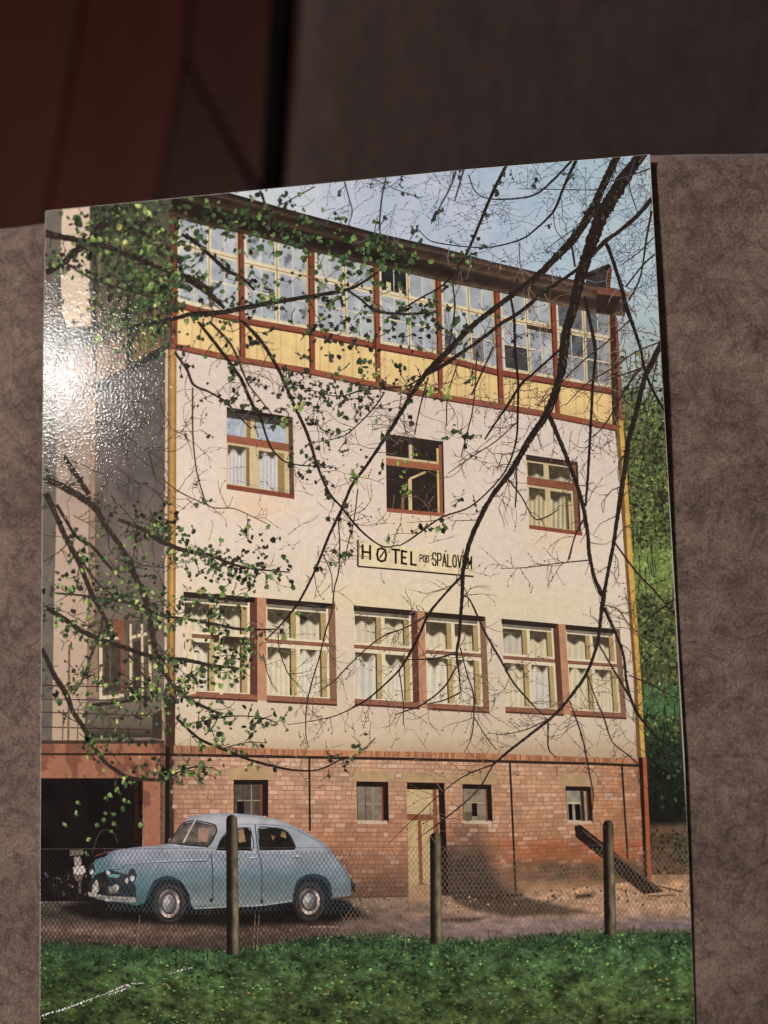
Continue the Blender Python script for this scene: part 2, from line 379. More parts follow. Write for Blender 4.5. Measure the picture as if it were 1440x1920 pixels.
# ---- road and yard
road = Ink('printed_road')
def roadc(x, y):
    b = ramp([(1640, (160, 118, 84)), (1680, (172, 132, 102)), (1712, (168, 130, 106)), (1730, (138, 114, 110)), (1760, (122, 102, 100)), (1800, (90, 76, 70))], y)
    l = ramp([(1640, (90, 78, 66)), (1690, (96, 86, 76)), (1715, (66, 56, 51)), (1735, (98, 76, 66)), (1760, (86, 68, 60)), (1800, (60, 50, 44))], y)
    t = np.clip((x-560)/330, 0, 1)[:, None]; b = l*(1-t)+b*t
    r = np.clip((x-900)/200, 0, 1)[:, None]*np.clip((1722-y)/20, 0, 1)[:, None]; b = b+r*np.array([22, 16, 10])
    def soft(pts, e):
        q = np.array(pts, float); d = np.full(len(x), 1e9)
        for i in range(len(q)):
            a_ = q[i]; c_ = q[(i+1) % len(q)]; dd = c_-a_; n_ = np.array([dd[1], -dd[0]])/np.hypot(*dd)
            if n_ @ (q.mean(0)-a_) < 0: n_ = -n_
            d = np.minimum(d, (x-a_[0])*n_[0]+(y-a_[1])*n_[1])
        return np.clip((d+5*fbm(x, y*2, 16, 21))/e+.5, 0, 1)[:, None]
    for pts, col, e in (([(110, 1700), (200, 1680), (640, 1684), (672, 1704), (690, 1720), (600, 1732), (420, 1736), (300, 1733), (160, 1722)], (26, 21, 20), 12), ([(845, 1688), (900, 1678), (990, 1683), (1040, 1695), (1110, 1711), (1050, 1716), (960, 1719), (890, 1708)], (72, 58, 44), 8), ([(845, 1676), (980, 1672), (985, 1682), (850, 1688)], (48, 38, 31), 5), ([(815, 1722), (915, 1719), (880, 1729), (825, 1729)], (70, 54, 44), 5), ([(1078, 1678), (1106, 1676), (1112, 1682), (1080, 1685)], (44, 34, 28), 5), ([(70, 1738), (260, 1742), (400, 1752), (560, 1748), (560, 1752), (300, 1758), (70, 1748)], (128, 98, 82), 9)):
        k = soft(pts, e); b = b*(1-k)+np.array(col)*k
    return b*(1+.6*fbm(x, y*2.6, 26, 4)+.5*fbm(x, y*2, 6, 9))[:, None]
road.fill([(60, 1640), (1330, 1640), (1330, 1810), (60, 1810)], roadc, 3.2)
def blob(ink, cx, cy, rx, ry, col, n=22, w=.12):
    ink.fill([(cx+rx*math.cos(6.283*k/n)*(1+random.uniform(-w, w)), cy+ry*math.sin(6.283*k/n)*(1+random.uniform(-w, w))) for k in range(n)], flat(col, .35, 12, n), 6)
sh = Ink('printed_ground_shadow')
blob(sh, 905, 1737, 60, 6, (150, 122, 116), w=.05); blob(sh, 1250, 1736, 52, 7, (118, 100, 108), w=.05); blob(sh, 610, 1738, 30, 2.5, (140, 108, 88))
for k in range(420):
    x = random.uniform(640, 1290); y = random.triangular(1655, 1712, 1668); leaf(sh, x, y, random.uniform(1, 3.2), random.choice([(120, 90, 66), (80, 62, 46), (190, 152, 120), (140, 108, 80), (56, 46, 36)]))
for k in range(260):
    x = random.uniform(80, 700); y = random.uniform(1738, 1768); leaf(sh, x, y, random.uniform(1, 3), random.choice([(110, 86, 76), (60, 48, 44), (120, 96, 86), (90, 72, 64)]))
# ---- side wing at the left
wing = Ink('printed_side_wing', label='grey side wing of the printed hotel with a garage opening')
def wingc(x, y):
    b = ramp([(395, (78, 76, 68)), (620, (92, 84, 76)), (760, (92, 84, 80)), (1000, (104, 92, 84)), (1180, (112, 96, 84)), (1400, (112, 96, 84))], y)
    return b*(1+.35*fbm(x, y, 70, 2)+.3*fbm(x, y, 14, 5))[:, None]
wing.fill([(60, 370), (330, 370), (325, 1420), (60, 1420)], wingc, 9)
pil = Ink('pillar', wing)
pil.fill([(117, 380), (168, 378), (168, 470), (170, 611), (128, 613), (117, 590), (113, 500)], flat((198, 174, 150), .07, 20, 4), 7)
pil.fill([(110, 662), (165, 650), (168, 840), (166, 1000), (165, 1150), (160, 1390), (98, 1390), (101, 1150), (105, 1000), (106, 800)], lambda x, y: ramp([(650, (140, 122, 112)), (820, (150, 130, 116)), (960, (182, 154, 134)), (1100, (194, 164, 142)), (1390, (190, 162, 132))], y)*.93*(1+.12*fbm(x, y, 30, 7))[:, None], 7)
pil.fill([(60, 395), (116, 395), (112, 520), (100, 640), (104, 1000), (96, 1395), (60, 1395)], flat((98, 88, 80), .15, 30, 8), 8)
pil.fill([(84, 612), (168, 614), (166, 640), (120, 662), (84, 640)], flat((86, 82, 80), .2, 14, 8), 8)
pil.fill([(166, 640), (168, 1000), (166, 1180), (178, 1180), (178, 660)], flat((150, 120, 96), .12, 20, 8), 8)
wbay = Ink('bay', wing)
wbay.fill([(170, 372), (322, 372), (318, 640), (240, 690), (174, 728), (172, 600)], lambda x, y: ramp([(380, (70, 72, 56)), (520, (84, 78, 60)), (640, (96, 82, 62)), (740, (120, 96, 74))], y)*(1+.5*fbm(x*2, y*.4, 24, 7))[:, None], 6)
for x in (184, 206, 228, 252, 268, 288): wbay.poly([(x, 430), (x+4, 430), (x+5, 600), (x+1, 600)], (116, 100, 66))
wbay.poly([(236, 470), (243, 470), (246, 690), (238, 694)], (50, 46, 40)); wbay.poly([(174, 470), (181, 470), (182, 725), (176, 728)], (56, 52, 50))
wbay.fill([(182, 656), (236, 640), (236, 690), (182, 718)], flat((128, 100, 76), .3, 10, 4), 6); wbay.fill([(248, 622), (296, 610), (300, 650), (250, 680)], flat((112, 92, 62), .3, 10, 4), 6)
wbay.fill([(170, 722), (240, 688), (318, 640), (318, 655), (240, 702), (174, 742)], flat((58, 54, 52), .2, 10, 4), 6)
wwin = Ink('window', wing)
wwin.fill([(164, 1170), (190, 1160), (288, 1165), (285, 1306), (165, 1308)], flat((92, 78, 64), .25, 12, 5), 6)
wwin.fill([(166, 1178), (182, 1176), (184, 1308), (164, 1308)], flat((140, 114, 90), .1, 12, 5), 6)
for a in [[(186, 1190), (192, 1190), (192, 1312), (186, 1312)], [(192, 1305), (232, 1300), (232, 1307), (192, 1312)], [(243, 1170), (247, 1170), (248, 1306), (243, 1306)], [(264, 1170), (268, 1170), (270, 1304), (266, 1304)], [(278, 1200), (283, 1200), (285, 1300), (280, 1302)], [(192, 1196), (226, 1192), (226, 1198), (192, 1202)], [(247, 1192), (276, 1185), (276, 1191), (247, 1198)]]: wwin.poly(a, (206, 184, 148))
for a in [[(196, 1205), (205, 1204), (205, 1300), (196, 1302)], [(208, 1205), (226, 1203), (226, 1296), (208, 1298)], [(250, 1204), (263, 1200), (265, 1300), (251, 1302)]]: wwin.fill(a, flat((70, 58, 48), .3, 8, 4), 6)
wwin.fill([(212, 1164), (232, 1162), (232, 1296), (228, 1296), (226, 1200), (214, 1190)], flat((128, 74, 54), .2, 8, 4), 6)
balc = Ink('balcony', wing)
balc.fill([(160, 1316), (302, 1318), (302, 1382), (158, 1384)], lambda x, y: ramp([(1316, (112, 98, 84)), (1360, (98, 84, 70)), (1384, (52, 44, 36))], y), 6)
balc.fill([(168, 1320), (290, 1305), (290, 1310), (168, 1327)], flat((40, 34, 30), .1, 8, 4), 6)
balc.fill([(286, 1340), (304, 1330), (306, 1386), (285, 1384)], flat((60, 52, 46), .1, 8, 4), 6); balc.poly([(303, 1310), (308, 1310), (308, 1388), (304, 1388)], (176, 140, 104))
for y0, y1 in ((1285, 1290), (1311, 1314), (1335, 1343), (1363, 1369)): balc.ribbon([(76, y0), (190, (y0+y1)/2), (302, y1)], 2.2, (70, 46, 38))
for x, ya, yb in ((128, 1215, 1390), (117, 1330, 1392), (145, 1330, 1392)): balc.ribbon([(x+2, ya), (x, yb)], 4 if x == 128 else 2.5, (112, 84, 68))
balc.fill([(76, 1388), (308, 1388), (308, 1395), (76, 1396)], flat((70, 50, 40), .1, 8, 4), 6)
gar = Ink('garage', wing)
gar.fill([(70, 1395), (308, 1394), (304, 1592), (268, 1592), (268, 1462), (70, 1462)], lambda x, y: np.where((fbm(x, y*.6, 18, 12) > .06)[:, None], np.array([[124, 74, 56]]), np.array([[156, 98, 72]]))*(1+.2*fbm(x, y, 12, 3))[:, None], 4)
gar.fill([(300, 1395), (334, 1395), (334, 1600), (300, 1600)], flat((112, 78, 60), .3, 8, 4), 5)
gar.fill([(70, 1412), (330, 1412), (330, 1417), (70, 1416)], flat((48, 32, 28), .1, 8, 4), 6)
gar.fill([(70, 1459), (268, 1459), (267, 1600), (220, 1612), (180, 1690), (70, 1690)], flat((24, 19, 19), .25, 30, 4), 8)
gar.fill([(252, 1466), (268, 1462), (267, 1592), (254, 1594)], flat((44, 30, 26), .1, 8, 4), 6)
# ---- motorcycle in the garage mouth
moto = Ink('printed_motorcycle')
moto.fill([(118, 1640), (150, 1622), (178, 1632), (190, 1680), (150, 1688), (100, 1680), (88, 1650)], flat((30, 26, 26), .3, 8, 2), 5)
moto.poly([(130, 1594), (156, 1593), (157, 1603), (131, 1605)], (112, 100, 88)); moto.poly([(138, 1607), (150, 1606), (154, 1618), (150, 1626), (141, 1626)], (158, 148, 140))
moto.poly([(137, 1626), (158, 1623), (161, 1636), (150, 1641), (138, 1639)], (196, 186, 176)); moto.poly([(139, 1641), (158, 1639), (152, 1652), (142, 1651)], (120, 92, 70))
moto.ribbon([(149, 1650), (150, 1676)], 5, (84, 76, 72)); moto.ribbon([(172, 1600), (186, 1563), (200, 1556), (214, 1562), (220, 1580)], 2, (60, 52, 48)); moto.ribbon([(176, 1606), (200, 1598), (216, 1596)], [2, 4, 2], (104, 50, 38))
moto.ribbon([(84, 1636), (90, 1645)], 4, (70, 74, 96))
for k in range(30): leaf(moto, random.uniform(100, 190), random.uniform(1640, 1680), random.uniform(1, 2.6), random.choice([(110, 104, 100), (60, 54, 50), (140, 120, 100)]))
# ---- the hotel
HL = [(330, 560), (330, 1420)]
hot = Ink('printed_hotel', label='white plastered hotel front of the printed picture')
def wallc(x, y):
    b = ramp([(660, (208, 192, 184)), (820, (214, 198, 189)), (1000, (219, 203, 188)), (1120, (220, 203, 182)), (1300, (210, 192, 172)), (1380, (206, 185, 160)), (1410, (188, 160, 130))], y)
    r = np.clip((x-700)/500, 0, 1)[:, None]; b = b+r*np.array([2, 4, 6])
    for (u, v, s, c) in ((480, 950, 60, (6, -6, -22)), (780, 985, 60, (4, -4, -14)), (1040, 1015, 60, (2, -4, -14)), (700, 1130, 160, (0, 2, -14)), (980, 1140, 120, (0, 2, -10))):
        b = b+(np.exp(-(((x-u)/s)**2+((y-v)/26)**2)))[:, None]*np.array(c)
    return b*np.array([.99, .972, .945])*(1+.05*fbm(x, y, 160, 3)+.05*fbm(x, y, 6, 6))[:, None]
hot.fill([(326, 640), (460, 668), (704, 716), (942, 757), (1152, 796), (1160, 880), (1171, 1048), (1187, 1256), (1196, 1424), (914, 1416), (554, 1408), (326, 1400)], wallc, 7)
yT = crv([(320, 398), (360, 412), (482, 439), (577, 464), (693, 492), (762, 506), (828, 522), (928, 541), (1034, 563), (1089, 576), (1140, 586)])
yR = crv([(320, 562), (360, 574), (471, 599), (577, 617), (702, 643), (823, 665), (931, 693), (1039, 711), (1143, 728), (1165, 732)])
yL = crv([(320, 641), (360, 651), (452, 669), (579, 690), (704, 716), (831, 739), (942, 757), (1048, 775), (1151, 796), (1165, 799)])
yM = crv([(328, 454), (415, 478), (515, 503), (590, 519), (699, 544), (812, 566), (925, 591), (1028, 612), (1140, 635)])
xsb = np.linspace(322, 1160, 60)
pan = Ink('yellow_panel_band', hot)
pan.fill([(x, yR(x)) for x in xsb]+[(x, yL(x)+6) for x in xsb[::-1]], lambda x, y: np.array([222, 188, 122])[None]*(1+.12*fbm(x, y, 40, 4)-.10*(np.mod(x, 15) < 2.2)+.05*fbm(x, y, 5, 5))[:, None]+np.clip((x-900)/300, 0, 1)[:, None]*np.array([8, 6, 0]), 3.2)
# balcony glazing: seven bays
BAYS = [(334, 447, 334, 449), (458, 577, 461, 579), (590, 699, 592, 704), (711, 816, 714, 821), (827, 925, 831, 934), (937, 1031, 945, 1041), (1042, 1144, 1050, 1146)]
def glassc(seed, dark=0.):
    def f(x, y):
        b = np.array([158, 165, 173])[None]+(fbm(x, y, 34, seed)*80)[:, None]*np.array([1, .9, .7])
        k = fbm(x*1.2+y*.6, y*.5, 14, seed+3)
        b = np.where((k > .2)[:, None], b*.66, b)
        return b*(1-dark)
    return f
for i, (xa, xb, xc, xd) in enumerate(BAYS):
    w = Ink('veranda_window', hot)
    q = [(xa, yT(xa)), (xb, yT(xb)), (xd, yR(xd)), (xc, yR(xc))]; qm = quadmap(q)
    vt = (yM((xa+xb)/2)-yT((xa+xb)/2))/(yR((xa+xb)/2)-yT((xa+xb)/2))
    rect(w, qm, 0, 0, 1, 1, (208, 194, 158), .1)
    for (u0, u1) in ((.035, .248), (.262, .475), (.545, .752), (.766, .968)):
        for (v0, v1) in ((.035, vt-.03), (vt+.05, vt+.05+(.95-vt-.05)*.48), (vt+.05+(.95-vt-.05)*.51, .955)):
            dk = 0.
            if i == 5 and u0 < .3 and v0 > .6: dk = .62
            if i == 3 and u0 < .5 and v0 < .3: dk = .75
            if i == 6: dk = .38 if random.random() < .5 else .15
            if i == 4 and v0 > .6 and random.random() < .4: dk = .35
            p = qm(np.array([u0, u1, u1, u0]), np.array([v0, v0, v1, v1])); w.fill(p, glassc(i*7+int(u0*30), dk), 5)
    rect(w, qm, .497, .02, .52, .97, (166, 138, 92)); rect(w, qm, 0, vt+.01, 1, vt+.022, (150, 116, 74)); rect(w, qm, 0, 0, 1, .02, (150, 130, 100)); rect(w, qm, .97, 0, 1, 1, (178, 148, 96))
    if i == 5: rect(w, qm, .5, vt+.03, 1, vt+.085, (60, 48, 40))
    if i == 3: rect(w, qm, .12, .2, .2, .36, (196, 178, 140)); rect(w, qm, .34, .22, .4, .4, (196, 178, 140))
frm = Ink('timber_frame', hot)
RED = (136, 66, 46)
frm.fill([(x, yR(x)-1) for x in xsb]+[(x, yR(x)+11) for x in xsb[::-1]], flat(RED, .16, 14, 2), 7)
frm.fill([(x, yR(x)+8.5) for x in xsb]+[(x, yR(x)+12) for x in xsb[::-1]], flat((84, 42, 32), .16, 14, 2), 7)
frm.fill([(x, yL(x)) for x in xsb]+[(x, yL(x)+12) for x in xsb[::-1]], flat((146, 76, 54), .16, 14, 2), 7)
frm.fill([(x, yL(x)+9.5) for x in xsb]+[(x, yL(x)+12.5) for x in xsb[::-1]], flat((92, 48, 38), .16, 14, 2), 7)
for (a, b, c, d) in ((318, 333, 320, 333), (446, 457, 449, 461), (577, 590, 580, 591), (699, 711, 704, 714), (816, 827, 821, 831), (925, 937, 934, 945), (1031, 1042, 1041, 1050)):
    frm.fill([(a, yT(a)-4), (b, yT(b)-4), (d, yL(d)), (c, yL(c))], lambda x, y: np.array(RED)[None]*ramp([(400, (.75,)*3), (560, (1,)*3), (800, (1.05,)*3)], y)*(1+.2*fbm(x, y, 10, 2))[:, None], 5)
    frm.poly([(a, yT(a)), (a+3, yT(a)), (c+3, yL(c)), (c, yL(c))], (82, 40, 32))
frm.fill([(1143, 584), (1153, 586), (1164, 800), (1148, 796)], flat((58, 40, 34), .2, 10, 2), 6); frm.fill([(1153, 586), (1158, 600), (1168, 800), (1162, 798)], flat((142, 66, 42), .2, 10, 2), 6)
roof = Ink('roof', hot)
yG = crv([(320, 330), (360, 344), (432, 362), (560, 398), (704, 436), (831, 465), (928, 492), (998, 508), (1067, 523), (1170, 544), (1182, 547)])
xr = np.linspace(322, 1172, 70)
def roofc(x, y):
    t = (y-yG(x))/(yT(x)+6-yG(x))
    b = ramp([(0, (44, 34, 30)), (.1, (60, 46, 38)), (.16, (96, 74, 58)), (.22, (52, 40, 34)), (.36, (66, 50, 40)), (.44, (88, 68, 50)), (.52, (48, 37, 31)), (.7, (42, 33, 29)), (.86, (54, 42, 34)), (.95, (92, 72, 54)), (1, (60, 46, 36))], t)
    k = np.clip((x-700)/400, 0, 1)[:, None]
    return b*(.78+.5*k)*(1+.5*fbm(x, y*2, 20, 3)+.2*fbm(x, y, 5, 7))[:, None]
roof.fill([(x, yG(x)) for x in xr]+[(x, min(yT(x), 588)+6) for x in xr[::-1]], roofc, 4)
roof.fill([(1096, 516), (1141, 497), (1148, 505), (1143, 540), (1100, 534)], flat((56, 50, 46), .3, 8, 3), 5); roof.fill([(1136, 499), (1147, 503), (1144, 542), (1138, 540)], flat((128, 66, 46), .2, 8, 3), 5)
roof.fill([(1096, 513), (1141, 494), (1147, 500), (1143, 504), (1100, 522)], flat((52, 40, 34), .2, 8, 3), 5)
roof.fill([(1120, 538), (1166, 543), (1162, 556), (1120, 550)], flat((132, 76, 56), .2, 8, 3), 5); roof.fill([(1164, 545), (1182, 548), (1179, 560), (1165, 558)], flat((150, 122, 96), .2, 8, 3), 5); roof.fill([(1118, 552), (1166, 556), (1158, 572), (1150, 590), (1118, 586)], flat((48, 36, 30), .2, 8, 3), 5)
pipe = Ink('drainpipe', hot)
pipe.fill([(316, 655), (331, 655), (330, 1000), (328, 1310), (313, 1310), (315, 1000)], lambda x, y: np.array([190, 138, 64])[None]*(1.08-.5*np.abs((x-(324-(y-655)*.004))/9))[:, None]*(1+.25*fbm(x*.5, y, 26, 2)-.25*np.clip((y-1150)/160, 0, 1))[:, None], 3)
pipe.poly([(310, 655), (315, 655), (313, 1310), (308, 1310)], (196, 170, 146)); pipe.fill([(311, 1305), (329, 1305), (326, 1590), (310, 1590)], flat((66, 46, 36), .3, 10, 2), 5); pipe.fill([(310, 1400), (318, 1400), (318, 1590), (309, 1590)], flat((30, 24, 22), .2, 10, 2), 5)
pipe2 = Ink('drainpipe', hot)
pipe2.fill([(1155, 790), (1161, 790), (1171, 940), (1177, 1048), (1193, 1256), (1201, 1420), (1194, 1420), (1187, 1256), (1171, 1048), (1166, 938)], flat((122, 82, 48), .15, 12, 3), 4)
pipe2.fill([(1160, 785), (1168, 790), (1179, 938), (1186, 1048), (1201, 1256), (1210, 1420), (1202, 1420), (1193, 1256), (1177, 1048), (1171, 938)], flat((206, 160, 66), .12, 12, 3), 4)
# ---- brick base
bri = Ink('brick_base', hot)
bt = crv([(326, 1416), (760, 1424), (1120, 1433), (1210, 1437)]); bb = crv([(326, 1690), (620, 1682), (760, 1680), (970, 1676), (1222, 1650)])
bri.fill([(326, bt(326)), (760, bt(760)), (1204, bt(1204)), (1222, 1650), (970, 1676), (760, 1682), (326, 1692)], flat((198, 168, 142), .1, 14, 3), 7)
def sm(v, a, b): return np.clip((v-a)/(b-a), 0, 1)
def brickbase(x, y):
    x = np.asarray(x, float); y = np.asarray(y, float)
    b = ramp([(1420, (191, 147, 118)), (1500, (190, 141, 110)), (1570, (179, 122, 90)), (1640, (152, 101, 74)), (1690, (112, 80, 58))], y)
    def mixin(k, c): nonlocal b; k = np.clip(k, 0, 1)[:, None]; b = b*(1-k)+np.array(c, float)*k
    mixin((1-sm(x, 340, 430))*.25, (92, 60, 48)); mixin(sm(x, 740, 900)*(1-sm(y, 1540, 1590))*.5, (192, 142, 104)); mixin(sm(x, 1090, 1150)*(1-sm(y, 1540, 1600))*.5, (182, 118, 76))
    n = fbm(x, y, 34, 41)
    mixin(sm(x+60*n, 900, 960)*sm(y+30*n, 1566, 1584)*(1-sm(y+30*n, 1614, 1634))*.95, (180, 100, 58))
    mixin(sm(x+80*n, 950, 1010)*sm(y, 1608, 1622)*(1-sm(y, 1648, 1662))*np.clip(.75+2*fbm(x, y, 18, 44), 0, 1), (80, 66, 44)); mixin(sm(x, 900, 950)*sm(y, 1646, 1664)*.8, (176, 130, 92))
    mixin(sm(x, 822, 834)*(1-sm(x+40*n, 895+(y-1585)*.55, 925+(y-1585)*.55))*sm(y+50*n, 1570, 1612), (52, 45, 40)); mixin(sm(x, 830, 860)*(1-sm(x, 905, 925))*sm(y, 1538, 1550)*.4*(1-sm(y, 1560, 1620)), (70, 58, 52))
    mixin(sm(x, 640, 680)*sm(y+30*n, 1628, 1660)*(1-sm(x, 750, 765))*.7, (96, 66, 52))
    return b*(1+.22*n+.18*fbm(x, y, 9, 46))[:, None]
def mortarc(x, y):
    b = brickbase(x, y)*np.array([.86, .78, .74])
    k = (sm(x, 822, 834)*sm(y, 1590, 1612)*(1-sm(x, 940, 960))+sm(x, 950, 1010)*sm(y, 1612, 1626))[:, None]
    return b+np.clip(k, 0, 1)*np.array([44, 34, 24])
bri.fill([(326, bt(326)), (760, bt(760)), (1204, bt(1204)), (1222, 1650), (970, 1676), (760, 1682), (326, 1692)], mortarc, 4)
R_ = 30
for r in range(R_):
    va, vb = (r+.10)/R_, (r+.90)/R_; x = 326-random.random()*18
    while x < 1222:
        L = (random.choice((19, 20, 21, 12)) if r % 2 else random.choice((11, 12, 12.5, 19)))*(1-.14*(x-326)/900); g = 1.5
        xa, xb = x+g/2, x+L-g/2
        if xb > 330 and xb < 1200+(va*20):
            xm = (xa+xb)/2; f = lambda xx, v: bt(xx)+(bb(xx)-bt(xx))*v
            q = np.array([(xa, f(xa, va)), (xb, f(xb, va)), (xb, f(xb, vb)), (xa, f(xa, vb))]); k = random.uniform(.91, 1.07)
            c = brickbase(q[:, 0], q[:, 1])*k
            if random.random() < .14: c = c*.45+np.array([216, 180, 156])*.55*min(1, 1.0*c.mean()/130)
            bri.poly(q, c)
        x += L
sol = Ink('soldier_course', hot)
st = crv([(326, 1397), (554, 1405), (760, 1409), (914, 1412), (1120, 1420), (1200, 1422)])
sol.fill([(x, st(x)) for x in np.linspace(326, 1198, 30)]+[(x, bt(x)+1) for x in np.linspace(326, 1198, 30)[::-1]], flat((178, 122, 84), .2, 10, 3), 6)
x = 328
while x < 1196:
    w_ = random.uniform(3.4, 4.6); c = np.array(random.choice([(186, 118, 78), (168, 104, 70), (150, 92, 62), (198, 132, 88)]))
    if x < 480: c = c*.85
    sol.poly([(x, st(x)+1), (x+w_-.9, st(x)+1), (x+w_-.9, bt(x)-4), (x, bt(x)-4)], c); x += w_
sol.fill([(x, bt(x)-3.5) for x in np.linspace(318, 1204, 30)]+[(x, bt(x)+2) for x in np.linspace(318, 1204, 30)[::-1]], flat((52, 34, 27), .2, 10, 3), 7)
# basement windows and door
def lintel(p): sol.fill(p, flat((176, 142, 100), .12, 10, 3), 6)
lintel([(424, 1440), (513, 1441), (512, 1462), (425, 1461)]); lintel([(657, 1445), (740, 1446), (739, 1466), (658, 1465)]); lintel([(752, 1446), (845, 1448), (844, 1467), (752, 1466)]); lintel([(860, 1448), (932, 1449), (931, 1470), (861, 1469)]); lintel([(1052, 1452), (1120, 1453), (1118, 1474), (1052, 1473)])
def bwin(q, pc, mull=True, red=True):
    w = Ink('basement_window', hot); qm = quadmap(q)
    rect(w, qm, 0, 0, 1, 1, (34, 26, 23), .2); rect(w, qm, .02, .13, .78, .98, pc, .25, 4); rect(w, qm, 0, .97, .95, 1.06, (196, 168, 144))
    if mull:
        rect(w, qm, .1, .54, .78, .57, (150, 130, 108)); rect(w, qm, .26, .14, .285, .97, (72, 60, 50)); rect(w, qm, .5, .14, .53, .97, (150, 130, 108))
    if red: rect(w, qm, .78, .13, .83, .99, (134, 64, 46))
    return w, qm
w, qm = bwin([(438, 1462), (503, 1462), (503, 1532), (438, 1532)], (78, 68, 58)); rect(w, qm, .1, .58, .3, .97, (28, 22, 20))
bwin([(668, 1465), (728, 1466), (729, 1541), (670, 1540)], (126, 108, 90))
w, qm = bwin([(867, 1470), (921, 1471), (924, 1541), (869, 1540)], (130, 116, 94), False); rect(w, qm, .3, .5, .48, .86, (24, 20, 18)); rect(w, qm, .05, .48, .75, .51, (170, 150, 124)); rect(w, qm, .05, .75, .3, .98, (90, 84, 66))
w, qm = bwin([(1060, 1474), (1108, 1475), (1112, 1541), (1064, 1540)], (150, 138, 116), False); rect(w, qm, .06, .5, .22, .96, (24, 20, 18)); rect(w, qm, .32, .5, .54, .96, (24, 20, 18)); rect(w, qm, .02, .45, .6, .5, (200, 180, 150)); rect(w, qm, .56, .1, .7, .98, (52, 40, 34))
door = Ink('door', hot)
door.fill([(763, 1467), (833, 1468), (841, 1678), (829, 1678), (822, 1480), (763, 1480)], flat((34, 24, 21), .2, 10, 4), 6)
door.fill([(763, 1480), (812, 1481), (813, 1527), (763, 1527)], flat((206, 172, 112), .08, 10, 4), 6)
door.fill([(763, 1480), (818, 1480), (822, 1560), (824, 1676), (766, 1676)], flat((134, 74, 48), .12, 10, 4), 6)
door.fill([(763, 1480), (811, 1481), (812, 1527), (763, 1526)], flat((194, 166, 118), .1, 10, 5), 5)
door.fill([(764, 1538), (783, 1538), (786, 1662), (766, 1662)], flat((186, 156, 108), .12, 14, 5), 5); door.fill([(790, 1538), (812, 1538), (815, 1660), (793, 1656)], flat((190, 160, 110), .12, 14, 5), 5)
door.fill([(766, 1660), (816, 1658), (820, 1690), (766, 1690)], flat((176, 134, 98), .15, 10, 5), 5)
for pts, wd in (([(580, 1420), (581, 1558)], 4), ([(956, 1431), (962, 1560), (967, 1673)], 4), ([(1166, 1437), (1177, 1610)], 4)):
    Ink('pipe', hot).ribbon(pts, wd, (46, 32, 26))
corner = Ink('corner_pipe', hot)
corner.fill([(1197, 1420), (1206, 1420), (1215, 1648), (1208, 1648)], flat((36, 26, 24), .15, 10, 3), 5); corner.fill([(1205, 1420), (1212, 1420), (1222, 1650), (1214, 1648)], flat((172, 86, 50), .15, 10, 3), 5)
# ---- first-floor windows (three single ones)
FR = (200, 176, 132); TR_ = (148, 84, 60)
def curtain(ink, qm, u0, v0, u1, v1, base, seed, top=.28, fold=.10, n=5.):
    p = qm(np.array([u0, u1, u1, u0]), np.array([v0, v0, v1, v1])); y0 = p[:, 1].min(); y1 = p[:, 1].max(); x0 = p[:, 0].min(); x1 = p[:, 0].max()
    def f(x, y):
        t = (y-y0)/(y1-y0); u = (x-x0)/(x1-x0)
        b = np.array(base, float)[None]*(1+fold*np.sin(u*6.28*n+seed)+.1*fbm(x, y*.25, 7, seed))[:, None]
        e = top+.07*np.sin(u*9+seed*2); k = np.clip((e-t)/.06, 0, 1)[:, None]
        return b*(1-k)+np.array([74, 64, 48])[None]*k*(1+.5*fbm(x, y, 6, seed))[:, None]
    ink.fill(p, f, 2.6)
w1 = Ink('window', hot); qm = quadmap([(425, 763), (549, 782), (552, 936), (425, 917)])
rect(w1, qm, 0, 0, 1, 1, (86, 54, 42), .1); rect(w1, qm, 0, 0, .94, .1, (38, 30, 27), .15); rect(w1, qm, 0, .05, .93, .35, (190, 172, 134))
for a, b in ((.0, .27), (.45, .88)):
    rect(w1, qm, a, .09, b, .34, (168, 176, 190), .12, 4)
rect(w1, qm, 0, .05, .93, .13, (66, 58, 54), .2); rect(w1, qm, .3, .12, .36, .36, (142, 110, 56)); rect(w1, qm, .36, .1, .43, .36, FR)
rect(w1, qm, 0, .335, .93, .43, TR_, .12); rect(w1, qm, 0, .43, .93, .96, FR)
curtain(w1, qm, .02, .455, .29, .93, (192, 184, 178), 1, .22); rect(w1, qm, .29, .455, .34, .93, (130, 98, 52)); curtain(w1, qm, .48, .47, .76, .93, (190, 184, 182), 4, .16); rect(w1, qm, .76, .46, .86, .94, (150, 122, 66))
rect(w1, qm, 0, .94, 1, 1.0, (128, 64, 46), .1); rect(w1, qm, .93, .02, 1, .95, (92, 64, 52), .15)
w2 = Ink('window', hot); qm = quadmap([(723, 813), (831, 828), (834, 969), (725, 960)])
rect(w2, qm, 0, 0, 1, 1, (48, 38, 34), .2); rect(w2, qm, .4, .1, .46, .3, FR); rect(w2, qm, 0, .28, .9, .315, FR); rect(w2, qm, .88, .1, .915, .96, (206, 178, 110)); rect(w2, qm, .92, .05, .97, .97, (140, 80, 54))
rect(w2, qm, 0, .31, .94, .4, (158, 92, 62)); rect(w2, qm, .38, .55, .44, .97, (206, 182, 128)); w2.ribbon([(768, 898), (784, 891), (798, 885)], 4, (196, 170, 116)); rect(w2, qm, .26, .8, .3, .96, (130, 106, 56))
rect(w2, qm, 0, .95, 1, 1.0, (152, 82, 58), .1)
for k in range(60): leaf(w2, random.uniform(728, 815), random.uniform(840, 955), random.uniform(.6, 1.6), random.choice([(96, 84, 64), (70, 58, 46), (110, 100, 76)]))
w3 = Ink('window', hot); qm = quadmap([(986, 852), (1083, 866), (1090, 1003), (992, 990)])
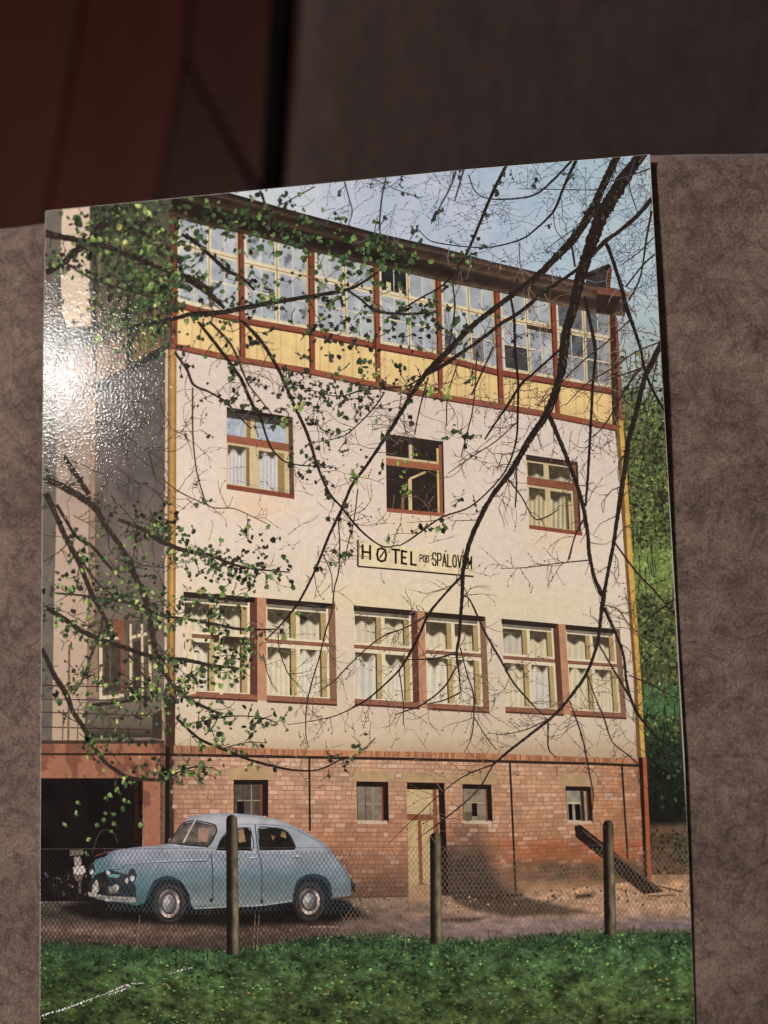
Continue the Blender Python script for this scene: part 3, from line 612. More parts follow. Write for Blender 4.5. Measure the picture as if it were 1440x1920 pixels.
rect(w3, qm, 0, 0, 1, 1, (60, 46, 38), .2); rect(w3, qm, 0, .08, .88, .36, FR)
for a, b in ((.02, .33), (.43, .84)): curtain(w3, qm, a, .1, b, .34, (176, 164, 136), 3, .7, .1, 3)
rect(w3, qm, 0, .3, .88, .4, (140, 78, 54), .12); rect(w3, qm, 0, .41, .88, .97, FR)
curtain(w3, qm, .03, .44, .34, .95, (184, 166, 122), 3, .3, .2, 4); curtain(w3, qm, .44, .45, .84, .95, (176, 162, 124), 6, .25, .22, 5); rect(w3, qm, .72, .5, .78, .95, (108, 84, 44))
rect(w3, qm, .89, .05, .96, .96, (134, 80, 56)); rect(w3, qm, .0, .955, 1.02, 1.01, (138, 68, 50), .1)
# ---- ground-floor windows: three pairs
def pair(q, post, seed):
    (x0, y0), (x1, y1), (x2, y2), (x3, y3) = q; pa, pb = post
    def sub(ua, ub):
        f = quadmap(q); return [f(ua, 0.), f(ub, 0.), f(ub, 1.), f(ua, 1.)]
    ua = (pa-x0)/(x1-x0); ub = (pb-x0)/(x1-x0)
    for k, (a, b) in enumerate(((0., ua), (ub, 1.))):
        w = Ink('window', hot); qm = quadmap(sub(a, b)); lo = 1.0
        rect(w, qm, 0, 0, 1, 1, (112, 62, 46), .12); rect(w, qm, 0, .0, .97, .06, (48, 37, 31), .15)
        rect(w, qm, 0, .055, .9, .94, (218, 202, 166), .06); rect(w, qm, .01, .055, .87, .085, (116, 108, 92), .15)
        for (p, qq, s) in ((.015, .43, 1), (.485, .865, 2)):
            curtain(w, qm, p, .1, qq-.1, .365, random.choice([(200, 186, 158), (190, 178, 156), (206, 190, 156)]), seed*3+s+k*11, random.uniform(.3, .5), .05, 3.); rect(w, qm, qq-.1, .1, qq, .365, (168, 142, 88)); rect(w, qm, qq-.1, .1, qq-.078, .365, (96, 74, 46))
            curtain(w, qm, p, .465, qq-.1, .92, random.choice([(208, 196, 170), (198, 190, 172), (206, 190, 156)]), seed*5+s+k*7, random.uniform(.1, .22), .06, random.uniform(2.5, 5)); rect(w, qm, qq-.1, .465, qq, .92, (178, 152, 96)); rect(w, qm, qq-.1, .465, qq-.075, .92, (112, 86, 52))
        rect(w, qm, 0, .39, .91, .428, (134, 80, 62), .1); rect(w, qm, 0, .406, .91, .412, (176, 122, 98), .1)
        rect(w, qm, 0, .37, .92, .385, (224, 204, 166)); rect(w, qm, .9, .05, 1, .95, (96, 56, 44) if k == 0 else (134, 96, 70), .12)
        rect(w, qm, 0, .93, 1.0, .985, (146, 90, 68), .1); rect(w, qm, 0, .98, 1.0, 1.0, (84, 44, 34))
    po = Ink('window_post', hot); qm = quadmap(sub(ua, ub)); rect(po, qm, 0, 0, 1, .985, (188, 130, 94), .1)
pair([(344, 1109), (628, 1132), (632, 1324), (342, 1309)], (482, 499), 1); pair([(663, 1135), (910, 1156), (918, 1338), (665, 1323)], (782, 796), 2); pair([(940, 1160), (1162, 1180), (1175, 1349), (948, 1337)], (1047, 1060), 3)
x = Ink('window', hot)
x.fill([(346, 1178), (358, 1172), (368, 1300), (350, 1304)], flat((214, 190, 150), .1, 8, 4), 5); x.poly([(412, 1186), (418, 1187), (418, 1302), (412, 1302)], (222, 202, 160)); x.poly([(396, 1190), (411, 1190), (411, 1206), (396, 1204)], (70, 46, 40)); x.poly([(418, 1192), (462, 1196), (462, 1210), (418, 1207)], (58, 44, 36))
# ---- hotel sign
sg = Ink('sign', hot, label='cream sign board lettered HOTEL POD SPÁLOVEM')
SQ = quadmap([(671, 1012), (888, 1043), (888, 1081), (671, 1062)])
rect(sg, SQ, 0, 0, 1, 1, (222, 202, 160), .08); sg.ribbon([(671, 1062), (780, 1071), (888, 1081)], 3.2, (52, 36, 28)); sg.ribbon([(671, 1012), (671, 1062)], 3.6, (60, 42, 34))
GL = {'H': [[(0, 0), (0, 1)], [(1, 0), (1, 1)], [(0, .5), (1, .5)]], 'O': [[(.5, 0), (.12, .12), (0, .5), (.12, .88), (.5, 1), (.88, .88), (1, .5), (.88, .12), (.5, 0)]], 'T': [[(0, 0), (1, 0)], [(.5, 0), (.5, 1)]],
      'E': [[(1, 0), (0, 0), (0, 1), (1, 1)], [(0, .5), (.8, .5)]], 'L': [[(0, 0), (0, 1), (1, 1)]], 'P': [[(0, 1), (0, 0), (.8, 0), (1, .15), (1, .4), (.8, .55), (0, .55)]], 'D': [[(0, 0), (0, 1), (.7, 1), (1, .75), (1, .25), (.7, 0), (0, 0)]],
      'S': [[(1, .18), (.8, 0), (.2, 0), (0, .2), (.1, .42), (.9, .58), (1, .8), (.8, 1), (.2, 1), (0, .82)]], 'A': [[(0, 1), (.5, 0), (1, 1)], [(.2, .65), (.8, .65)]], 'V': [[(0, 0), (.5, 1), (1, 0)]], 'M': [[(0, 1), (0, 0), (.5, .7), (1, 0), (1, 1)]]}
def glyph(ch, x0, y0, x1, y1, sk, wd):
    for st_ in GL[ch]:
        pts = [(x0+(x1-x0)*u, y0+(y1-y0)*v+sk*u) for u, v in st_]
        for a, b in zip(pts[:-1], pts[1:]):
            a = np.array(a); b = np.array(b); d = (b-a)/max(1e-6, np.hypot(*(b-a))); n = np.array([-d[1], d[0]])*wd/2; e = d*wd*.35
            sg.poly([a-e+n, b+e+n, b+e-n, a-e-n], (44, 32, 26))
for ch, a, b, t, bo in (('H', 680, 694, 1022, 1047), ('O', 707, 724, 1027, 1052), ('T', 735, 749, 1030, 1055), ('E', 753.5, 762, 1033, 1056), ('L', 771, 780, 1035, 1058)): glyph(ch, a, t, b, bo, 1.5, 4.2)
sg.ribbon([(712, 1046), (720, 1034)], 3, (44, 32, 26))
for ch, a, b in (('P', 787.5, 791.5), ('O', 793.5, 797.5), ('D', 799.5, 803.5)): glyph(ch, a, 1040+(a-787)*.1, b, 1053+(a-787)*.1, .4, 1.9)
for k, ch in enumerate('SPALOVEM'):
    a = 811+k*9.5; glyph(ch, a, 1036.5+k*.95, a+6.6, 1059.5+k*.95, .6, 2.7)
sg.ribbon([(834.5, 1035.5), (837, 1031)], 2, (44, 32, 26))
# ---- leaning timber
tim = Ink('printed_timber')
tim.fill([(1077, 1549), (1088, 1546), (1134, 1583), (1180, 1620), (1245, 1672), (1207, 1677), (1160, 1640), (1132, 1612), (1079, 1569)], lambda x, y: np.array([38, 30, 26])[None]*(1+.7*fbm(x-y, y*2, 8, 3))[:, None], 4)
tim.ribbon([(1092, 1556), (1134, 1590), (1190, 1630), (1232, 1668)], [2, 3, 4, 3], (96, 78, 56), rough=.8); tim.ribbon([(1084, 1552), (1134, 1594), (1200, 1646), (1225, 1670)], [1, 2, 3, 2], (28, 22, 20)); tim.ribbon([(1228, 1660), (1280, 1672)], 3, (66, 50, 40)); tim.ribbon([(1215, 1680), (1265, 1678)], 3, (92, 72, 56))
def ell(cx, cy, rx, ry, n=36, r=0): return [(cx+rx*math.cos(6.283*k/n)+ry*math.sin(6.283*k/n)*r, cy+ry*math.sin(6.283*k/n)) for k in range(n)]
# ---- the car
car = Ink('printed_car', label='pale blue rounded saloon car parked before the printed hotel')
BODY = [(174, 1620), (180, 1611), (200, 1605), (204, 1599), (216, 1594), (250, 1589), (290, 1586), (314, 1582), (330, 1560), (345, 1541), (356, 1531), (380, 1527), (410, 1524), (443, 1525), (485, 1529), (527, 1538), (560, 1552), (590, 1569), (615, 1587), (632, 1610), (649, 1631), (656, 1644), (660, 1660), (660, 1676), (654, 1680), (622, 1683),
        (620, 1668), (613, 1653), (600, 1644), (585, 1641), (569, 1645), (558, 1657), (552, 1674), (549, 1688), (520, 1693), (490, 1697), (430, 1700), (362, 1704), (356, 1690), (350, 1675), (335, 1656), (315, 1648), (294, 1655), (282, 1674), (272, 1692), (257, 1698), (214, 1690), (166, 1677), (172, 1650)]
def carc(x, y):
    # shade by height below the roof and shoulder line
    top = np.interp(x, [174, 216, 314, 345, 380, 443, 527, 590, 632, 660], [1614, 1594, 1582, 1541, 1527, 1525, 1538, 1569, 1610, 1660])
    sh_ = np.interp(x, [174, 260, 330, 400, 560, 660], [1622, 1618, 1612, 1612, 1612, 1650])
    b = ramp([(1524, (150, 166, 182)), (1540, (170, 178, 192)), (1560, (146, 162, 176)), (1595, (142, 156, 172)), (1610, (138, 152, 172)), (1622, (134, 152, 168)), (1632, (112, 142, 158)), (1645, (100, 128, 142)), (1665, (104, 126, 137)), (1685, (114, 132, 136)), (1695, (128, 142, 140)), (1704, (70, 96, 98))], y)
    fr = np.clip((345-x)/80, 0, 1)[:, None]
    h = ramp([(1580, (128, 150, 172)), (1594, (146, 158, 184)), (1610, (150, 160, 184)), (1620, (126, 142, 164)), (1628, (120, 146, 164)), (1640, (92, 132, 148)), (1660, (82, 122, 134)), (1695, (62, 98, 104))], y)
    b = b*(1-fr)+h*fr
    nose = np.clip((222-x)/30, 0, 1)[:, None]; b = b*(1-nose)+np.array([92, 134, 148])*nose
    rear = np.clip((x-560)/80, 0, 1)[:, None]*np.clip((1672-y)/40, 0, 1)[:, None]; b = b*(1-.6*rear)+np.array([140, 154, 170])*.6*rear
    edge = np.clip(1-(y-top)/7, 0, 1)[:, None]; b = b*(1-.12*edge)
    return b*np.array([1.02, .965, .935])*(1+.22*fbm(x, y*1.5, 34, 4)+.12*fbm(x, y, 8, 9))[:, None]
car.fill(BODY, carc, 3.5)
car.ribbon([(236, 1622), (270, 1618), (330, 1616), (388, 1614), (392, 1602)], [1, 1.6, 1.8, 1.8, 1], (84, 98, 116)); car.ribbon([(245, 1619), (300, 1615), (388, 1611)], [1, 2, 1.5], (176, 184, 200))
car.ribbon([(214, 1596), (206, 1610), (202, 1628)], 1.6, (90, 114, 128)); car.ribbon([(202, 1629), (222, 1630), (236, 1622)], 1.8, (60, 92, 104))
car.ribbon([(396, 1602), (399, 1640), (399, 1690)], 2, (46, 60, 68)); car.ribbon([(478, 1546), (484, 1596), (491, 1630), (490, 1694)], 2, (54, 68, 76)); car.fill(ell(396, 1688, 3, 4), flat((30, 36, 40), .1, 8, 3), 4); car.fill(ell(491, 1690, 3, 4), flat((30, 36, 40), .1, 8, 3), 4); car.ribbon([(396, 1600), (440, 1598), (486, 1599), (560, 1600)], 1.2, (172, 182, 196))
car.ribbon([(446, 1545), (500, 1546), (540, 1551), (575, 1566), (612, 1588)], [1, 1.6, 1.6, 1.6, 1], (110, 120, 134)); car.ribbon([(365, 1703), (430, 1700), (490, 1697), (548, 1689)], 3, (146, 160, 152)); car.ribbon([(468, 1608), (480, 1607)], 3, (200, 204, 206)); car.ribbon([(550, 1605), (563, 1605)], 3, (190, 196, 200)); car.ribbon([(470, 1611), (480, 1610)], 1.4, (50, 56, 62)); car.ribbon([(551, 1608), (563, 1608)], 1.4, (50, 56, 62))
car.ribbon([(560, 1618), (600, 1622), (640, 1640)], 1.6, (116, 136, 152))
def arch(pts, wd): car.ribbon(pts, wd, (34, 58, 66))
arch([(273, 1690), (282, 1672), (294, 1654), (315, 1647), (336, 1655), (351, 1675), (358, 1700)], [3, 7, 10, 10, 8, 6, 4]); arch([(551, 1684), (556, 1660), (568, 1646), (586, 1642), (602, 1646), (614, 1656), (621, 1682)], [3, 5, 6, 8, 10, 10, 7])
car.fill(ell(318, 1686, 37, 37), flat((26, 30, 32), .2, 8, 3), 5); car.fill(ell(584, 1684, 35, 40), flat((26, 30, 32), .2, 8, 3), 5)
ws = Ink('windscreen', car)
ws.fill([(316, 1582), (330, 1562), (345, 1544), (366, 1540), (404, 1548), (407, 1556), (398, 1576), (388, 1589), (350, 1586)], lambda x, y: np.array([86, 76, 70])[None]*(1+1.1*fbm(x, y, 14, 5))[:, None]*ramp([(1540, (.6,)*3), (1555, (1.2,)*3), (1575, (1.1,)*3), (1590, (.5,)*3)], y), 3)
ws.ribbon([(316, 1582), (330, 1561), (345, 1543), (368, 1539), (404, 1547), (407, 1556), (398, 1577), (388, 1589)], 2.4, (40, 44, 50)); ws.ribbon([(344, 1580), (356, 1556), (367, 1537)], 3, (176, 172, 162)); ws.fill([(372, 1553), (392, 1553), (390, 1578), (372, 1578)], flat((150, 118, 100), .2, 6, 4), 4); ws.ribbon([(316, 1583), (350, 1587), (388, 1590)], 2.5, (150, 164, 186))
def sidewin(p, hl):
    w = Ink('side_window', car); w.fill(p, flat((34, 28, 26), .4, 10, 5), 3); w.ribbon(p+[p[0]], 2, (52, 58, 66)); w.ribbon([(p[0][0], p[0][1]+2), (p[-1][0], p[-1][1]+2)], 2.2, (182, 186, 190))
    for a in hl: w.fill(a, flat((140, 108, 78), .4, 6, 4), 4)
sidewin([(406, 1594), (415, 1573), (432, 1556), (464, 1552), (471, 1560), (471, 1595)], [[(446, 1556), (456, 1554), (461, 1578), (448, 1580)]])
sidewin([(487, 1594), (485, 1554), (510, 1552), (527, 1554), (541, 1562), (554, 1587), (552, 1593)], [[(528, 1558), (536, 1562), (537, 1572), (526, 1568)], [(508, 1566), (516, 1568), (512, 1576)]])
def wheel(cx, cy, rx, ry, hx, hy):
    w = Ink('wheel', car); w.fill(ell(cx, cy, rx, ry), flat((38, 33, 32), .3, 8, 4), 4); w.fill(ell(cx+1, cy+2, rx*.86, ry*.88), flat((58, 52, 50), .3, 8, 6), 4); w.fill(ell(cx+1, cy+2, hx+5, hy+6), flat((38, 34, 33), .2, 8, 4), 4)
    w.fill(ell(cx, cy+2, hx+2, hy+2), lambda x, y: np.array([150, 132, 122])[None]*(1+.5*np.sin((x-cx)*.12+(y-cy)*.1)+.3*fbm(x, y, 6, 3))[:, None], 3); w.fill(ell(cx, cy+2, hx*.82, hy*.82), flat((66, 58, 56), .3, 8, 4), 3); w.fill(ell(cx, cy+2, hx*.66, hy*.66), lambda x, y: np.array([140, 132, 130])[None]*(1-.5*(x-cx)/hx-.35*(y-cy)/hy)[:, None], 3); w.fill(ell(cx-3, cy-2, hx*.24, hy*.2), flat((206, 200, 196), .1, 8, 3), 3)
wheel(317, 1692, 34, 40, 18, 25); wheel(580, 1688, 31, 41, 18, 23)
fro = Ink('front_bumper', car)
fro.fill([(178, 1640), (205, 1630), (240, 1640), (255, 1662), (256, 1690), (215, 1688), (166, 1676), (168, 1655)], flat((40, 40, 42), .5, 9, 4), 4)
fro.fill([(165, 1672), (200, 1680), (255, 1682), (256, 1692), (200, 1690), (166, 1680)], lambda x, y: np.array([140, 134, 128])[None]*(1+1.2*fbm(x, y*2, 8, 3))[:, None], 3)
fro.fill([(174, 1660), (182, 1648), (186, 1668), (178, 1680), (172, 1676)], flat((178, 168, 156), .4, 5, 4), 3); fro.fill([(203, 1662), (216, 1660), (222, 1674), (206, 1676)], flat((120, 110, 92), .6, 5, 4), 3); fro.fill(ell(218, 1664, 5, 6), flat((190, 180, 168), .4, 5, 4), 3); fro.poly([(202, 1638), (226, 1640), (222, 1646), (204, 1644)], (110, 150, 160))
for cx, cy, a, b in ((248, 1642, 8, 14), (172, 1630, 6, 12)):
    h = Ink('headlight', car); h.fill(ell(cx, cy, a, b), flat((44, 46, 50), .3, 6, 3), 3); h.fill(ell(cx, cy+5, a*.6, b*.4), flat((190, 188, 186), .2, 6, 3), 3)
tl_ = Ink('tail_light', car); tl_.fill([(658, 1648), (666, 1660), (666, 1672), (658, 1672)], flat((40, 24, 24), .3, 6, 3), 3); fro.poly([(234, 1648), (240, 1646), (241, 1656), (236, 1656)], (196, 190, 184)); fro.fill(ell(203, 1636, 4, 4), flat((200, 196, 190), .1, 4, 3), 3)
# ---- lawn
lawn = Ink('printed_lawn', kind='stuff')
yW = crv([(60, 1768), (260, 1776), (430, 1786), (560, 1764), (700, 1750), (820, 1760), (900, 1764), (1000, 1754), (1100, 1746), (1310, 1747)])
def lawnc(x, y):
    t = (y-1750)/170.; b = ramp([(0, (36, 58, 40)), (.25, (44, 70, 46)), (.6, (46, 66, 40)), (1, (46, 60, 36)), (1.6, (36, 50, 30))], t)
    k = np.clip((x-800)/350, 0, 1)[:, None]*np.clip(1.1-t, 0, 1)[:, None]; b = b*(1+.2*k)
    l = np.clip((300-x)/240, 0, 1)[:, None]; b = b*(1-.22*l)
    return b*np.array([1.3, 1.2, 1.04])*np.clip(1+1.3*fbm(x, y*1.7, 26, 6)+1.1*fbm(x, y*1.6, 8, 2), .3, 2)[:, None]
lx = np.linspace(60, 1320, 300)
lawn.fill([(x, yW(x)+random.uniform(-5, 3)) for x in lx]+[(1320, 2060), (60, 2060)], lawnc, 3.4)
for k in range(5200):
    x = random.uniform(70, 1305); y = yW(x)-4+(random.random()**1.25)*290; t = (y-1750)/170
    c = random.choice([(30, 56, 38), (44, 78, 50), (52, 88, 56), (24, 38, 28), (30, 46, 32), (46, 70, 42), (58, 76, 42)])
    if t > .45 and random.random() < .10: c = random.choice([(70, 76, 42), (66, 64, 38), (56, 52, 34), (76, 84, 46)])
    c = np.array(c)*(.8 if x < 260 else 1.0)*(1.06 if x > 850 and t < .6 else .98)
    leaf(lawn, x, y, random.uniform(1.6, 5.), c*(.45+1.5*max(0, .4+float(fbm(np.array([x]), np.array([y*1.7]), 30, 6)[0])))*np.array([1.46, 1.28, 1.08]), random.gauss(0, .5), True, random.uniform(.35, .7), .5)
for k in range(1100):
    x = random.uniform(70, 1305); y = yW(x)+random.uniform(-2, 30); h = random.uniform(4, 15)*(1 if random.random() < .9 else 1.7)
    lawn.poly([(x-1.2, y), (x+1.2, y), (x+random.uniform(-4, 4), y-h)], random.choice([(34, 58, 40), (42, 74, 48), (28, 46, 32), (50, 78, 48)]))
for x in (475, 482, 258, 760): lawn.ribbon([(x, 1780), (x+2, 1745), (x+4, 1715)], [1.4, 1.2, .8], (150, 110, 80))
# ---- fence: wire mesh and three posts
fen = Ink('printed_fence', label='grey chain link wire mesh of the printed fence')
def wire(x0, y0, x1, y1):
    a = np.array([x0, y0]); b = np.array([x1, y1]); n = max(2, int(np.hypot(*(b-a))/26))
    for i in range(n):
        p = a+(b-a)*i/n; q = a+(b-a)*(i+1)/n; d = (q-p)/np.hypot(*(q-p)); mid = (p+q)/2; m = np.array([-d[1], d[0]])*(.46 if mid[0] < 660 else .36)
        if 200 < mid[0] < 660 and mid[1] < 1704: c = (62, 74, 84)
        elif mid[0] < 300 and mid[1] < 1680: c = (36, 31, 30)
        elif mid[0] > 640: c = (128, 102, 84)
        else: c = (40, 33, 31)
        fen.poly([p+m, q+m, q-m, p-m], c)
for k in range(-40, 190):
    x = 60+k*8.4; ya = 1596 if 200 < x < 640 else 1590; yb_ = float(yW(x+56))+3; wire(x, ya, x+112*(yb_-ya)/176, yb_); wire(x+112, ya, x+112-112*(yb_-ya)/176, yb_)
fen.ribbon([(76, 1592), (430, 1590), (820, 1588), (1140, 1585), (1295, 1588)], .8, (90, 76, 68))
def post(x0, x1, yt, xb0, xb1, yb, seed):
    p = Ink('fence_post', fen)
    def f(x, y):
        t = (y-yt)/(yb-yt); u = (x-(x0+(xb0-x0)*t))/((x1+(xb1-x1)*t)-(x0+(xb0-x0)*t))
        b = ramp([(0, (26, 21, 20)), (.35, (34, 28, 26)), (.42, (36, 30, 27)), (.52, (84, 74, 58)), (.78, (126, 112, 84)), (1, (80, 70, 56))], u)
        return b*(1+.8*fbm(x*1.5, y*.4, 9, seed))[:, None]*(.75+.25*np.clip(t*5, 0, 1))[:, None]
    p.fill([(x0, yt+9), (x0+3, yt+3), ((x0+x1)/2, yt), (x1-2, yt+3), (x1, yt+9), (xb1, yb), (xb0, yb+3)], f, 3)
post(424, 445, 1527, 425, 449, 1788, 2); post(806, 827, 1560, 807, 829, 1767, 5); post(1130, 1150, 1537, 1133, 1156, 1751, 8)
